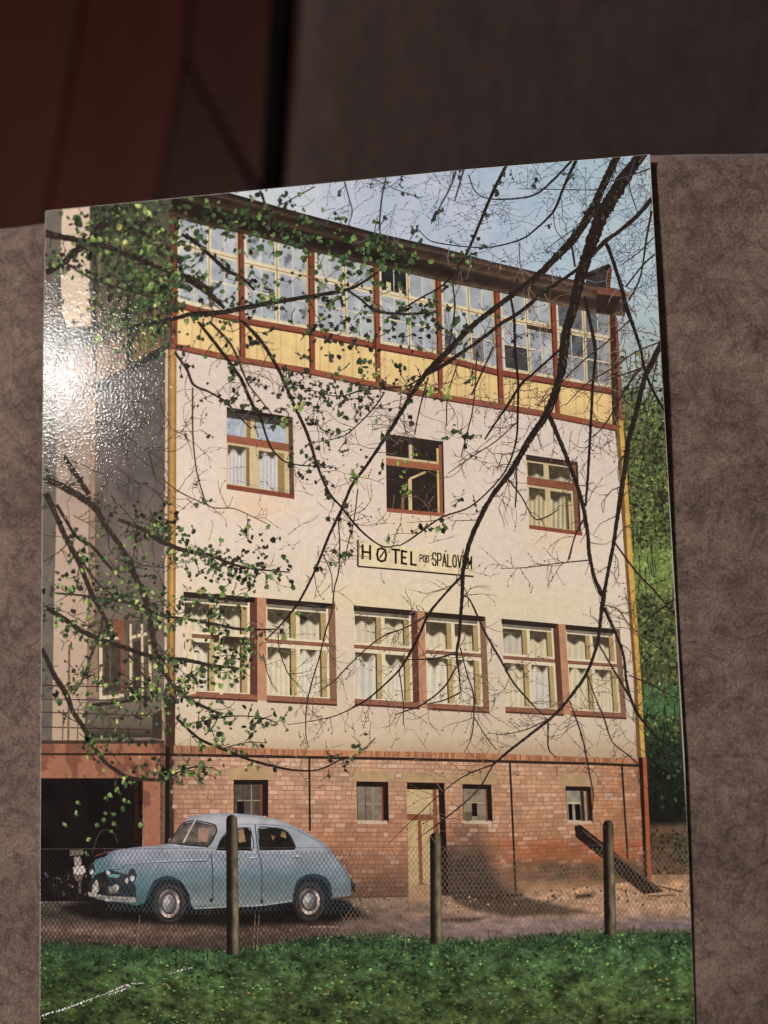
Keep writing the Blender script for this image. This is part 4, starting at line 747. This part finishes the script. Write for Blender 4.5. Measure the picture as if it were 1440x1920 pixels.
# ---- tree in front: boughs, twigs, leaves
tree = Ink('printed_tree', label='leafing branches hanging across the whole printed picture')
BR = [ # (points, widths, leafiness 0..1, twigginess)
 ([(1160, 286), (1132, 346), (1107, 399), (1073, 449), (1040, 485), (998, 524), (942, 566), (887, 611), (831, 669), (800, 699), (775, 735), (748, 780), (728, 813), (688, 871), (660, 910), (640, 954), (618, 1002), (599, 1049), (582, 1089), (554, 1137), (521, 1178), (485, 1212)], [14, 14, 15, 16, 13, 12, 10, 10, 12, 10, 8, 8, 7, 5.5, 5.5, 5.5, 5, 4.5, 4, 4, 3, 1.5], .12, .7),
 ([(1207, 284), (1173, 332), (1137, 390), (1123, 415), (1104, 468), (1087, 524), (1076, 574), (1062, 621), (1054, 674), (1050, 707), (1028, 771), (998, 818), (959, 882), (925, 927), (898, 974), (881, 1018), (870, 1060), (867, 1076), (866, 1117), (863, 1159), (862, 1192), (856, 1226), (859, 1256), (864, 1298)], [19, 24, 28, 26, 22, 20, 18, 17, 17, 15, 15, 12, 11, 9, 9, 9, 8.5, 8, 7, 6, 6, 5, 3, 2], .0, .5),
 ([(867, 1080), (859, 1087), (828, 1120), (803, 1153), (780, 1203), (748, 1256), (699, 1303), (665, 1325), (627, 1342), (577, 1353), (538, 1359)], [5, 5, 4, 5, 5, 3.5, 3, 2.5, 2, 1.5, 1], 0, 1.),
 ([(866, 1117), (881, 1125), (909, 1184), (942, 1242), (964, 1281), (998, 1320), (1020, 1342)], [3, 3, 4, 4, 4, 3, 2], 0, 1.),
 ([(863, 1214), (875, 1262), (887, 1298), (889, 1339), (884, 1381), (870, 1412)], [2.5, 2.2, 3, 2.5, 2, 1], 0, 1.4),
 ([(1028, 775), (1048, 824), (1067, 871), (1084, 918), (1095, 957), (1101, 1004), (1106, 1040), (1115, 1084), (1129, 1117)], [9, 8, 8, 7, 8, 7, 7, 6.5, 9], 0, .6),
 ([(1250, 625), (1229, 668), (1207, 716), (1193, 771), (1179, 827), (1171, 882), (1165, 924), (1157, 974), (1148, 1027), (1137, 1084), (1129, 1131), (1126, 1164), (1118, 1209), (1101, 1259), (1076, 1298), (1040, 1339), (992, 1378), (956, 1406), (925, 1433)], [12, 11, 9, 9, 10, 9, 9, 7.5, 7, 6.5, 9, 6.5, 6, 6, 5.5, 5.5, 5, 5, 4], 0, .6),
 ([(925, 1433), (873, 1455), (831, 1485), (775, 1535), (730, 1580)], [3, 2.4, 2, 1.6, 1], 0, .8),
 ([(925, 1433), (892, 1485), (831, 1538), (780, 1575)], [3, 2.5, 3, 1], 0, .6),
 ([(1132, 1139), (1151, 1181), (1168, 1228), (1176, 1284), (1190, 1328), (1212, 1362), (1240, 1389), (1285, 1410)], [6, 5, 5, 5, 6, 4, 3, 2], 0, .8),
 ([(1123, 1209), (1146, 1248), (1165, 1278), (1190, 1325)], [3, 3.4, 4, 4], 0, .6),
 ([(1101, 1264), (1115, 1303), (1132, 1345), (1143, 1378), (1151, 1395), (1179, 1417), (1198, 1434)], [2.4, 2.4, 3.2, 2.6, 2.4, 3, 2], 0, 1.),
 ([(1068, 1314), (1082, 1353), (1093, 1387), (1100, 1420), (1104, 1447), (1112, 1491), (1108, 1540)], [2.4, 3, 3, 3, 3, 2.5, 1.5], 0, 1.),
 ([(955, 545), (964, 597), (967, 660), (971, 716), (971, 771), (967, 824), (951, 874), (926, 910), (880, 950), (826, 971), (776, 1007), (748, 1024)], [4, 5, 5, 4.5, 4, 3.4, 3, 2.6, 3, 3, 3, 2], .05, .8),
 ([(1095, 555), (1104, 593), (1115, 660), (1111, 729), (1107, 799), (1102, 882), (1098, 949)], [4, 6, 6, 5, 5, 5, 4], 0, .8),
 ([(1132, 450), (1143, 471), (1157, 510), (1168, 554), (1176, 579), (1190, 621), (1201, 657), (1207, 690), (1220, 724), (1248, 775)], [7, 7, 7, 8, 8, 6, 5.5, 5, 5, 5], 0, .8),
 ([(1225, 370), (1218, 377), (1196, 402), (1162, 432), (1134, 454), (1104, 485), (1076, 510), (1040, 535), (1020, 549), (970, 588), (942, 605), (898, 638), (859, 666), (837, 682), (800, 702)], [8, 8, 8, 7, 8, 7, 6, 6, 6, 7, 7, 6, 7, 8, 7], .03, .5),
 ([(1222, 395), (1212, 449), (1204, 502), (1196, 532), (1179, 563)], [4, 4, 3, 3, 4], 0, 1.), ([(1236, 470), (1207, 496), (1173, 538)], [3, 3, 3], 0, .8),
 ([(951, 306), (920, 369), (898, 419), (876, 472), (862, 494), (831, 533), (789, 558), (745, 586), (720, 602)], [6, 6, 5.4, 5, 4.4, 3.4, 3, 3, 3], .25, .3),
 ([(862, 494), (851, 530), (853, 574), (848, 620), (842, 649)], [3.4, 3, 3, 3, 2], .1, .4),
 ([(1083, 294), (1059, 349), (1037, 397), (1003, 430), (976, 449), (928, 463), (887, 463), (831, 458), (803, 449), (784, 430)], [6, 5, 4, 3.2, 3, 2.4, 2.2, 2.2, 2, 1.5], .12, .6),
 ([(1075, 298), (1039, 336), (1006, 363), (970, 372), (920, 372), (892, 361), (878, 327)], [4.4, 4, 3.2, 2.8, 2.4, 2, 2], .06, 1.),
 ([(1130, 357), (1039, 356), (970, 354)], [1.6, 1.6, 1], 0, 1.), ([(1037, 397), (1042, 430), (1062, 455)], [1.6, 1.5, 2], 0, .5), ([(1072, 460), (1078, 500)], [4, 4], 0, 0), ([(974, 455), (976, 500), (990, 510)], [1.5, 1.5, 1], 0, 1),
 ([(707, 511), (688, 525), (652, 542), (596, 553), (527, 564), (471, 575), (416, 586), (360, 589), (325, 598), (250, 612)], [4, 4.5, 6.5, 7.5, 8.5, 9.5, 10, 9, 8, 5], .9, .5),
 ([(652, 544), (674, 561), (707, 583), (760, 589), (812, 586)], [4, 4, 6, 4.4, 4], .8, .4),
 ([(84, 438), (131, 447), (167, 455), (211, 466), (250, 483), (306, 505), (358, 522), (400, 547)], [11, 9, 9, 8, 7, 6, 8, 6], 1., .4),
 ([(340, 440), (360, 450), (393, 478), (424, 506), (454, 522), (477, 544)], [5, 6, 6, 6, 5, 4], .9, .3), ([(340, 518), (360, 528), (393, 550), (421, 578)], [8, 9, 8, 6], .8, .3),
 ([(224, 384), (194, 419), (167, 452), (139, 474), (117, 494), (86, 512)], [12, 12, 11, 11, 9, 9], .8, .2), ([(283, 408), (239, 440)], [7, 5], .8, .2), ([(125, 494), (172, 522), (242, 547), (300, 560)], [4, 4, 3, 2], .5, .4),
 ([(452, 600), (479, 628), (499, 653), (521, 690), (532, 716), (554, 766), (577, 816), (596, 877), (618, 924), (641, 952), (660, 977), (688, 1004), (718, 1024), (748, 1022)], [6, 7, 7, 6.5, 6, 6, 6, 5, 4.4, 4.4, 4, 3.4, 3, 2], .42, .6),
 ([(371, 603), (396, 633), (424, 669), (446, 700), (454, 716), (471, 754), (488, 785), (499, 816), (510, 841), (532, 863), (560, 872), (588, 874)], [4, 5, 5, 5, 5, 5, 4, 3, 3, 2.2, 2, 1.6], .4, .6),
 ([(393, 603), (427, 639), (443, 667), (454, 691), (466, 721), (485, 746), (510, 777)], [4, 4, 3, 3, 2.2, 2, 1.6], .4, .6),
 ([(84, 897), (117, 913), (147, 929), (178, 952), (200, 988), (222, 1018), (244, 1054), (250, 1073), (272, 1123), (281, 1164), (289, 1209), (300, 1248), (325, 1284), (350, 1309), (385, 1326), (410, 1337)], [10, 11, 11, 10, 8, 8, 8, 9, 9, 8, 7, 6, 6, 5, 5, 3], .45, .4),
 ([(119, 854), (144, 891), (167, 927)], [7, 8, 8], .2, .2),
 ([(86, 925), (103, 963), (122, 1007), (147, 1054), (172, 1114), (192, 1151), (208, 1184)], [10, 8, 8, 8, 7, 6, 4], .3, .3),
 ([(106, 946), (125, 977), (144, 1007), (172, 1024), (200, 1057), (225, 1084)], [5, 5, 5, 5, 4, 3], .4, .4), ([(144, 1034), (164, 1067), (189, 1100), (214, 1117), (242, 1131)], [4, 4, 4, 4, 3.4], .4, .4),
 ([(222, 974), (261, 990), (300, 1013), (333, 1027), (369, 1036), (400, 1043), (429, 1056), (471, 1066), (543, 1073)], [6, 6, 8, 7, 6, 6, 5, 3, 1.8], 1., .3),
 ([(84, 1138), (122, 1162), (156, 1184), (200, 1203), (239, 1217), (289, 1231), (344, 1237), (397, 1248), (438, 1251), (460, 1258)], [7, 8, 8, 7, 7, 6, 6, 5, 4, 2.5], .75, .3),
 ([(78, 1215), (103, 1267), (125, 1303), (136, 1334), (156, 1364), (172, 1395), (181, 1408), (200, 1430), (236, 1455), (267, 1461), (306, 1461), (333, 1449), (367, 1438), (400, 1440)], [6, 8, 8, 7, 7, 6, 6, 6, 5, 5, 5, 3, 3, 2], .35, .4),
 ([(103, 1112), (156, 1116), (194, 1123), (250, 1134), (306, 1153), (347, 1160), (400, 1171), (440, 1179), (466, 1181), (516, 1180)], [3, 3, 4, 4, 4, 4, 5, 4.4, 4, 2], .8, .3),
 ([(242, 1228), (258, 1253), (278, 1278)], [4, 3, 3], .5, .3), ([(192, 1153), (189, 1184), (172, 1226), (156, 1270), (136, 1303)], [3, 3, 4, 3, 2], .2, .3), ([(409, 1339), (402, 1359), (385, 1378)], [2, 2, 1.5], .5, .3), ([(340, 1360), (360, 1356), (402, 1348), (443, 1342), (490, 1345), (520, 1355)], [1.8]*6, .9, .2),
 ([(330, 1345), (360, 1373), (382, 1389), (416, 1404), (466, 1424), (516, 1437), (549, 1444), (591, 1444), (618, 1436), (638, 1424), (660, 1418), (688, 1399), (704, 1383)], [4, 4, 4.4, 4.2, 4, 4, 3, 2.2, 2.2, 2, 1.6, 1.4, 1.2], .5, .2),
 ([(416, 1404), (445, 1396), (470, 1392), (500, 1393)], [2, 1.6, 1.4, 1], 1., .1),
 ([(328, 660), (350, 693), (364, 721), (393, 735), (424, 754), (446, 779), (471, 804)], [4, 4, 4, 3.4, 3, 2.4, 2], .35, .5), ([(361, 727), (361, 813), (367, 877), (378, 918), (394, 950), (438, 953), (471, 968), (507, 985)], [2.2, 2.2, 1.8, 1.8, 1.8, 1.6, 1.4, 1.2], .15, .9), ([(300, 895), (339, 924), (400, 952)], [2, 2, 1.4], .2, .6),
 ([(721, 735), (702, 763), (671, 796), (646, 816), (610, 827), (580, 830)], [2.6, 2.6, 2.2, 2, 1.6, 1], .35, .8), ([(532, 713), (560, 724), (600, 736), (638, 743), (679, 732), (721, 728), (762, 724), (792, 707)], [2, 2, 2, 2.4, 3, 3, 3, 3], .9, .5),
 ([(671, 916), (663, 977), (652, 1021), (646, 1060)], [2, 2, 2, 1.6], .1, .5), ([(641, 960), (635, 979), (637, 1021), (635, 1070), (627, 1103), (622, 1145), (610, 1187), (599, 1231), (582, 1287), (574, 1328), (574, 1376), (579, 1403)], [2, 2.2, 2.2, 2.4, 2.4, 2.6, 2.6, 2.2, 2.4, 2, 1.6, 1], .0, .9), ([(604, 1036), (621, 1076), (623, 1112)], [1.8, 1.6, 1.4], 0, .5),
 ([(493, 1226), (504, 1270), (521, 1298)], [1.4, 1.4, 1], 0, 1), ([(521, 1184), (524, 1220), (541, 1264), (566, 1289)], [1.6, 1.8, 1.6, 1], 0, 1), ([(790, 1160), (760, 1176), (710, 1198), (660, 1242), (627, 1276), (600, 1295)], [2.2, 2.2, 2.2, 2.2, 2, 1], 0, 1.), ([(798, 1156), (762, 1176), (720, 1189)], [2.4, 2, 1.4], 0, .6),
 ([(856, 1250), (831, 1289), (792, 1320), (767, 1331), (740, 1340)], [3, 3, 3, 2.6, 1.5], 0, .8), ([(864, 1298), (831, 1314), (800, 1320)], [3, 2.6, 1.4], 0, .6), ([(856, 1224), (812, 1234), (748, 1237)], [3, 3, 1.4], 0, 1.2),
 ([(859, 677), (839, 743), (837, 799)], [2.2, 2.2, 2], .1, .6), ([(895, 655), (887, 757), (878, 804), (864, 857)], [2.2, 2.2, 2.2, 1.6], .15, .7), ([(925, 650), (917, 668), (884, 741)], [3, 3, 3], 0, .4), ([(803, 707), (787, 766), (777, 816)], [2.6, 2.4, 2], .3, .5), ([(1052, 650), (1045, 660), (998, 702), (976, 721), (951, 760), (926, 796), (909, 824)], [4, 4.4, 4, 5, 4.2, 3.4, 3], 0, .6),
 ([(970, 791), (928, 827), (887, 854), (839, 888)], [2.2, 1.8, 1.8, 1], 0, 1.), ([(953, 899), (978, 932), (1001, 971), (1026, 968), (1048, 954)], [3, 2.6, 2.2, 2.4, 1.6], 0, .8), ([(967, 870), (968, 910), (966, 952)], [3, 3, 2.4], 0, .3), ([(1094, 974), (1078, 1007), (1067, 1049)], [3, 2.6, 2], 0, .8),
 ([(1073, 1020), (1064, 1053)], [2, 1.6], 0, .5), ([(1106, 1050), (1048, 1056), (987, 1064), (939, 1066)], [2.4, 2, 1.6, 1], 0, 1.6), ([(1022, 1346), (1027, 1356), (1028, 1403), (1042, 1420)], [3, 3, 2.6, 1.6], 0, .8), ([(889, 1345), (914, 1384), (931, 1406)], [2, 1.8, 1.4], 0, .8), ([(1023, 1351), (987, 1367), (948, 1376), (914, 1374)], [2, 2, 1.6, 1], 0, 1.4), ([(748, 1258), (756, 1312), (756, 1359)], [2, 2, 1.2], 0, .8),
 ([(1150, 1010), (1157, 1023), (1193, 1073), (1234, 1117), (1275, 1168)], [3, 3, 4, 3, 2.4], 0, .5), ([(1268, 1121), (1234, 1145), (1198, 1176)], [3.4, 3, 2], 0, .5), ([(1134, 1134), (1159, 1145), (1184, 1176), (1248, 1226), (1272, 1245)], [2.2, 2.2, 2.2, 2.2, 1.5], 0, .8), ([(1179, 1266), (1221, 1284), (1275, 1313)], [2.4, 3, 2.2], 0, .6),
 ([(1173, 907), (1207, 916), (1240, 929), (1260, 924)], [2.2, 2, 2, 1], 0, .6), ([(1190, 818), (1246, 871), (1252, 900)], [2, 2, 1.4], 0, .5), ([(1207, 838), (1180, 875)], [1.6, 1.2], 0, .3), ([(1201, 690), (1173, 727), (1132, 799), (1096, 830)], [3, 3, 2.2, 1.4], 0, 1.), ([(1198, 693), (1171, 702), (1130, 715)], [3, 2.4, 1.2], 0, .6), ([(1235, 655), (1217, 740), (1200, 760)], [2, 2, 1], 0, .8),
 ([(1240, 640), (1190, 660), (1150, 690), (1100, 720), (1060, 760)], [2.5, 2.4, 2.4, 2, 1], 0, 1.), ([(1180, 600), (1140, 640), (1090, 680), (1050, 720), (1010, 760)], [2.4, 2.4, 2.2, 2, 1.2], 0, 1.), ([(1120, 400), (1090, 420), (1060, 440), (1020, 470)], [2, 2, 1.5, 1], 0, .8), ([(1240, 430), (1200, 470), (1160, 500)], [2, 2, 1], 0, .8), ([(1190, 300), (1180, 345), (1196, 402)], [2, 2.4, 2], 0, .6), ([(1222, 315), (1180, 330), (1130, 345)], [3, 2.4, 1.4], 0, .6),
 ([(860, 300), (848, 345), (826, 385), (808, 420)], [3.4, 3, 2.4, 1.4], .3, .6), ([(870, 316), (860, 350), (852, 378)], [3, 3, 2], .1, .3), ([(645, 338), (655, 375), (660, 398), (650, 430)], [2.4, 2.4, 2, 1.2], .3, .7), ([(724, 330), (716, 372), (712, 420), (713, 440)], [2.4, 3, 3, 2.4], .5, .4), ([(700, 335), (740, 355), (790, 372)], [2, 1.6, 1.2], .5, .6), ([(490, 362), (497, 382), (510, 400), (505, 440)], [5, 4, 3, 1.5], .6, .3), ([(590, 350), (560, 366), (525, 385)], [2, 2, 1.4], .4, .5), ([(784, 425), (768, 450)], [2, 1.4], .3, .3),
]
BARK = (40, 31, 27)
lvb = Ink('back_leaves', tree, kind='stuff')
tw = Ink('twigs', tree, kind='stuff')
TWIGS = []; LEAVES = []
for pts, ws_, lf, tg in BR:
    b = Ink('branch', tree); mw = max(ws_) if np.ndim(ws_) else ws_
    jit = [pts[0]]+[(x+random.uniform(-1, 1)*(1 if mw > 3 else .6), y+random.uniform(-1, 1)) for x, y in pts[1:-1]]+[pts[-1]]
    c = np.array(BARK)*random.uniform(.9, 1.1)
    if mw < 2.6: c = np.array([66, 48, 40])
    elif mw < 4.2: c = np.array([52, 39, 34])
    if pts[0][0] < 330 and pts[0][1] > 840: c = c*1.1+np.array([8, 8, 6])
    if pts[0][1] < 340 and mw < 4: c = np.array([66, 64, 72])
    b.ribbon(jit, np.asarray(ws_, float)*(1.25 if pts[0][0] < 420 else 1.0), c, 4., .3)
    P_, Wd = smooth(jit, ws_, 4.)
    if mw > 6:                                            # lit side of the thicker boughs
        m = Wd > 5
        if m.sum() > 3:
            d = np.gradient(P_, axis=0); d /= np.maximum(1e-6, np.hypot(d[:, 0], d[:, 1]))[:, None]; n = np.c_[-d[:, 1], d[:, 0]]; n *= np.where(n[:, 0:1] > 0, 1, -1)
            for i in np.where(m)[0][:-1]:
                if random.random() < .45:
                    q = P_[i]+n[i]*Wd[i]*random.uniform(.05, .35); q2 = q+d[i]*random.uniform(3, 7); w_ = n[i]*Wd[i]*.07
                    b.poly([q-w_, q2-w_, q2+w_, q+w_], np.array(random.choice([(70, 58, 50), (60, 50, 44), (26, 21, 19), (84, 72, 62)])))
    ln = len(P_)*4.
    for k in range(int(ln/20*tg)):
        i = random.randrange(len(P_)-1); d = P_[min(i+1, len(P_)-1)]-P_[max(i-1, 0)]; TWIGS.append((P_[i], math.atan2(d[1], d[0]), Wd[i]))
    for k in range(int(ln/4.6*lf)):
        i = random.randrange(len(P_)); LEAVES.append((P_[i][0]+random.gauss(0, 8), P_[i][1]+random.gauss(0, 7)))
def twcol(x, y):
    if x > 1165 and y > 700: return random.choice([(44, 46, 34), (60, 56, 42)])
    if x < 326: return random.choice([(62, 54, 48), (50, 44, 40), (76, 66, 56)])
    if y < float(yG(x))-2: return random.choice([(128, 142, 168), (104, 112, 134), (80, 82, 94), (132, 150, 176)])
    return random.choice([(122, 96, 80), (104, 80, 66), (140, 112, 92), (84, 62, 52)])
def twig(p, a, L, w, depth):
    pts = [np.array(p, float)]; n = max(3, int(L/9)); bend = random.uniform(-.3, .3)
    for k in range(n):
        a += bend*.5+random.gauss(0, .17); pts.append(pts[-1]+np.array([math.cos(a), math.sin(a)])*L/n)
        if depth and random.random() < .4: twig(pts[-1], a+random.choice((-1, 1))*random.uniform(.4, 1.1), L*random.uniform(.3, .6), w*.7, depth-1)
        elif random.random() < .45: leaf(tw, pts[-1][0]+random.uniform(-1, 1), pts[-1][1]+random.uniform(-1, 1), random.uniform(.9, 2.), np.array(twcol(*pts[-1]))*.75)
    tw.ribbon(pts, [w, w*.5], np.array(twcol(*pts[0])), 6.)
for (p, a, w_) in TWIGS:
    if p[0] < 330 and p[1] < 800: continue
    twig(p, a+random.choice((-1, 1))*random.uniform(.3, 1.3)+random.choice((0, 0, 0, 3.14)), random.uniform(14, 70), min(2.2, 1.0+w_*.14), 1)
for k in range(190):                                      # fine far twigs against the sky and the right end of the house
    x = random.uniform(560, 1235); y = random.uniform(300, 520)
    if y > yG(x)-6: continue
    twig((x, y), random.uniform(0, 6.28), random.uniform(25, 70), 1.0, 1)
for k in range(100): twig((random.uniform(900, 1240), random.uniform(590, 860)), random.uniform(.3, 2.8), random.uniform(25, 60), 1.1, 1)
for k in range(60): twig((random.uniform(100, 330), random.uniform(640, 1400)), random.uniform(0, 6.28), random.uniform(20, 60), 1.3, 1)
for k in range(60): twig((random.uniform(350, 900), random.uniform(680, 1080)), random.uniform(0, 6.28), random.uniform(20, 60), 1.0, 1)
for k in range(60): twig((random.uniform(1175, 1275), random.uniform(720, 1500)), random.uniform(0, 6.28), random.uniform(20, 60), 1.4, 1)
for k in range(90): twig((random.uniform(1150, 1250), random.uniform(300, 700)), random.uniform(0, 6.28), random.uniform(20, 60), 1.1, 1)
for k in range(80): twig((random.uniform(560, 1180), random.uniform(1250, 1440)), random.uniform(0, 6.28), random.uniform(20, 46), 1.0, 1)
lv = Ink('leaves', tree, kind='stuff')
GREEN = [(54, 76, 46), (68, 92, 52), (48, 62, 42), (82, 106, 58), (40, 48, 36), (98, 120, 64), (58, 72, 46)]; DARK = [(46, 45, 36), (54, 54, 41), (64, 67, 48), (40, 36, 31), (58, 64, 46)]; LIGHT = [(120, 142, 66), (140, 152, 76), (106, 130, 60), (152, 154, 86)]
def leafcol(x, y):
    r = random.random()
    if x < 330 and y < 700: return random.choice(GREEN) if r < .6 else (random.choice(DARK) if r < .95 else random.choice(LIGHT))
    if y < float(yT(x))+8 and y > float(yG(x)): return random.choice(GREEN) if r < .8 else random.choice(DARK)
    if y < float(yG(x)): return random.choice([(44, 52, 44), (56, 68, 52), (36, 40, 38)])
    if y < 640: return random.choice(DARK) if r < .5 else random.choice(GREEN)
    if y < 980: return random.choice(DARK) if r < .86 else random.choice(GREEN)
    return random.choice(GREEN) if r < .58 else (random.choice(DARK) if r < .87 else random.choice(LIGHT))
LT = Ink('leafy_twigs', tree, kind='stuff'); lv.z, LT.z = LT.z, lv.z
def sprig(x, y, a, L):
    pts = [(x, y)]; n = 3
    for k in range(n):
        a += random.gauss(0, .35); pts.append((pts[-1][0]+math.cos(a)*L/n, pts[-1][1]+math.sin(a)*L/n))
    LT.ribbon(pts, [1.5, .8], (58, 48, 40), 5.)
    for q in pts[1:]:
        if q[0] < 1185 and random.random() < .72:
            leaf(lvb if q[0] < 420 and q[1] < 700 and random.random() < .7 else lv, q[0]+random.uniform(-2, 2), q[1]+random.uniform(-1, 4), random.uniform(2.2, 6.4), leafcol(*q), random.gauss(1.57, .7))
for x, y in LEAVES[::2]:
    if x > 1180: continue
    sprig(x+random.gauss(0, 2), y+random.gauss(0, 2), random.uniform(0, 6.28), random.uniform(10, 34))
def cluster(cx, cy, sx, sy, n, pal=None, r=(2.2, 5.5)):
    for k in range(n//4):
        sprig(random.gauss(cx, sx), random.gauss(cy, sy), random.uniform(0, 6.28), random.uniform(12, 36)) if pal is None or pal is DARK else None
    for k in range(n*2//3):
        x, y = random.gauss(cx, sx), random.gauss(cy, sy); leaf(lvb if x < 420 and y < 700 and random.random() < .7 else lv, x, y, random.uniform(*r)*1.15, random.choice(pal) if pal else leafcol(x, y))
cluster(250, 470, 50, 50, 260, None, (3, 8)); cluster(290, 550, 36, 40, 200, None, (3, 8)); cluster(220, 410, 50, 18, 110, None, (3, 8)); cluster(225, 595, 44, 28, 90, None, (3, 7)); cluster(110, 490, 14, 16, 40); cluster(330, 460, 60, 40, 90); cluster(270, 640, 40, 22, 50)
cluster(560, 440, 60, 20, 90, GREEN, (2.5, 7)); cluster(670, 480, 60, 18, 120, GREEN, (2.5, 7)); cluster(740, 480, 22, 24, 60, GREEN, (3, 7)); cluster(420, 420, 50, 26, 90, GREEN+DARK, (3, 7)); cluster(520, 385, 40, 14, 40, GREEN+DARK); cluster(860, 480, 24, 12, 22, GREEN); cluster(920, 500, 40, 12, 20, [(150, 124, 90), (84, 66, 50)], (1, 2.2))
cluster(480, 540, 60, 40, 60); cluster(640, 600, 60, 34, 80); cluster(800, 590, 40, 22, 36); cluster(700, 640, 60, 24, 50, DARK); cluster(870, 610, 50, 24, 26)
cluster(520, 730, 60, 36, 40, DARK, (1.6, 4)); cluster(640, 750, 50, 16, 70, DARK, (1.8, 4.6)); cluster(600, 860, 40, 30, 34, DARK, (1.6, 4.2)); cluster(680, 720, 60, 22, 24, GREEN)
for cx, cy, n in ((665, 888, 9), (672, 895, 7), (760, 922, 9), (758, 890, 4), (752, 870, 4), (777, 852, 4), (680, 682, 8), (706, 696, 8), (556, 764, 9), (534, 795, 8), (840, 735, 8), (750, 735, 5), (808, 738, 6), (705, 795, 4), (858, 806, 6), (836, 815, 5), (630, 703, 6), (585, 620, 6), (500, 565, 6), (310, 545, 8), (265, 570, 7), (180, 635, 6)):
    cluster(cx, cy, 6, 7, n, LIGHT if random.random() < .65 else GREEN, (2.5, 6))
cluster(876, 818, 4, 5, 8, DARK, (3, 5)); cluster(588, 790, 8, 6, 9, DARK, (3, 6))
for cx, cy, sx, sy, n in ((300, 985, 26, 14, 60), (400, 1050, 34, 14, 70), (440, 1085, 24, 12, 30), (500, 1065, 40, 6, 26), (230, 1120, 50, 16, 70), (290, 1150, 34, 16, 46), (390, 1140, 44, 20, 60), (460, 1218, 16, 16, 44), (400, 1225, 24, 16, 34), (370, 1270, 24, 10, 32), (430, 1268, 14, 8, 22), (280, 1290, 30, 14, 50), (170, 1285, 40, 14, 40), (230, 1330, 50, 16, 40), (330, 1290, 24, 20, 40), (210, 1385, 40, 10, 36), (410, 1350, 34, 12, 24), (480, 1345, 30, 10, 16), (250, 1440, 40, 12, 26), (330, 1450, 26, 10, 24), (120, 1090, 22, 30, 24), (130, 1180, 26, 30, 20), (375, 1440, 30, 12, 24), (475, 1010, 16, 12, 14), (500, 1025, 8, 8, 8), (636, 1040, 22, 3, 15), (820, 992, 22, 4, 16)):
    cluster(cx, cy, sx, sy, n, None if cx < 470 else DARK, (2, 5.2))
cluster(240, 900, 40, 60, 40, [(60, 58, 52), (72, 70, 60), (66, 76, 54)], (2, 4.5)); cluster(130, 760, 26, 80, 26, [(90, 84, 78), (76, 72, 68)], (2, 4.5)); cluster(240, 1080, 50, 30, 40, None, (2, 5)); cluster(140, 1330, 34, 40, 22, None, (2, 5))
for k in range(26): twig((random.uniform(100, 300), random.uniform(700, 1350)), random.uniform(.2, 1.4), random.uniform(50, 120), 2.0, 1)
for x, y in ((146, 1504), (142, 1525), (122, 1546), (198, 1496), (207, 1492), (223, 1485), (232, 1500), (242, 1503), (230, 1517), (197, 1524), (212, 1526), (194, 1536), (183, 1546), (214, 1543), (208, 1558), (166, 1573), (245, 1468), (231, 1466), (263, 1547), (162, 1600)):
    leaf(lv, x, y, random.uniform(4, 6), random.choice([(88, 116, 62), (70, 100, 54), (110, 134, 76)])); leaf(lv, x+3, y+3, 2.6, (60, 88, 48))
# ---- worn crease across the lower left corner: bare paper shows through the ink
cr_ = Ink('crease', label='whitish worn crease across the lower left corner of the card', kind='stuff')
cp, _ = smooth([(77, 1904), (120, 1892), (160, 1877), (200, 1862), (240, 1846), (270, 1843)], 1, 2.)
cp2, _ = smooth([(205, 1864), (230, 1856), (244, 1847)], 1, 2.); cp3, _ = smooth([(318, 1825), (345, 1818), (362, 1813)], 1, 2.)
for path, pr in ((cp, .85), (cp2, .7), (cp3, .55)):
    for i in range(len(path)-1):
        if random.random() < pr:
            x, y = path[i]+rng.normal(0, .6, 2); leaf(cr_, x, y, random.uniform(.9, 2.3), random.choice([(226, 222, 216), (205, 200, 192), (244, 242, 240), (170, 162, 152)]), None, True, None, 0)
for k in range(70):                                       # scuffed left and right rims
    y = random.uniform(1640, 1920); leaf(cr_, np.interp(y, [1640, 1920], [76.5, 76]), y, random.uniform(.5, 1.2), (170, 160, 150)); y = random.uniform(1100, 1920); leaf(cr_, np.interp(y, [1060, 1420, 1780, 1920], [1262, 1282.5, 1297, 1302])-.6, y, random.uniform(.5, 1.), (176, 164, 152))

for s in ALL: s.build()
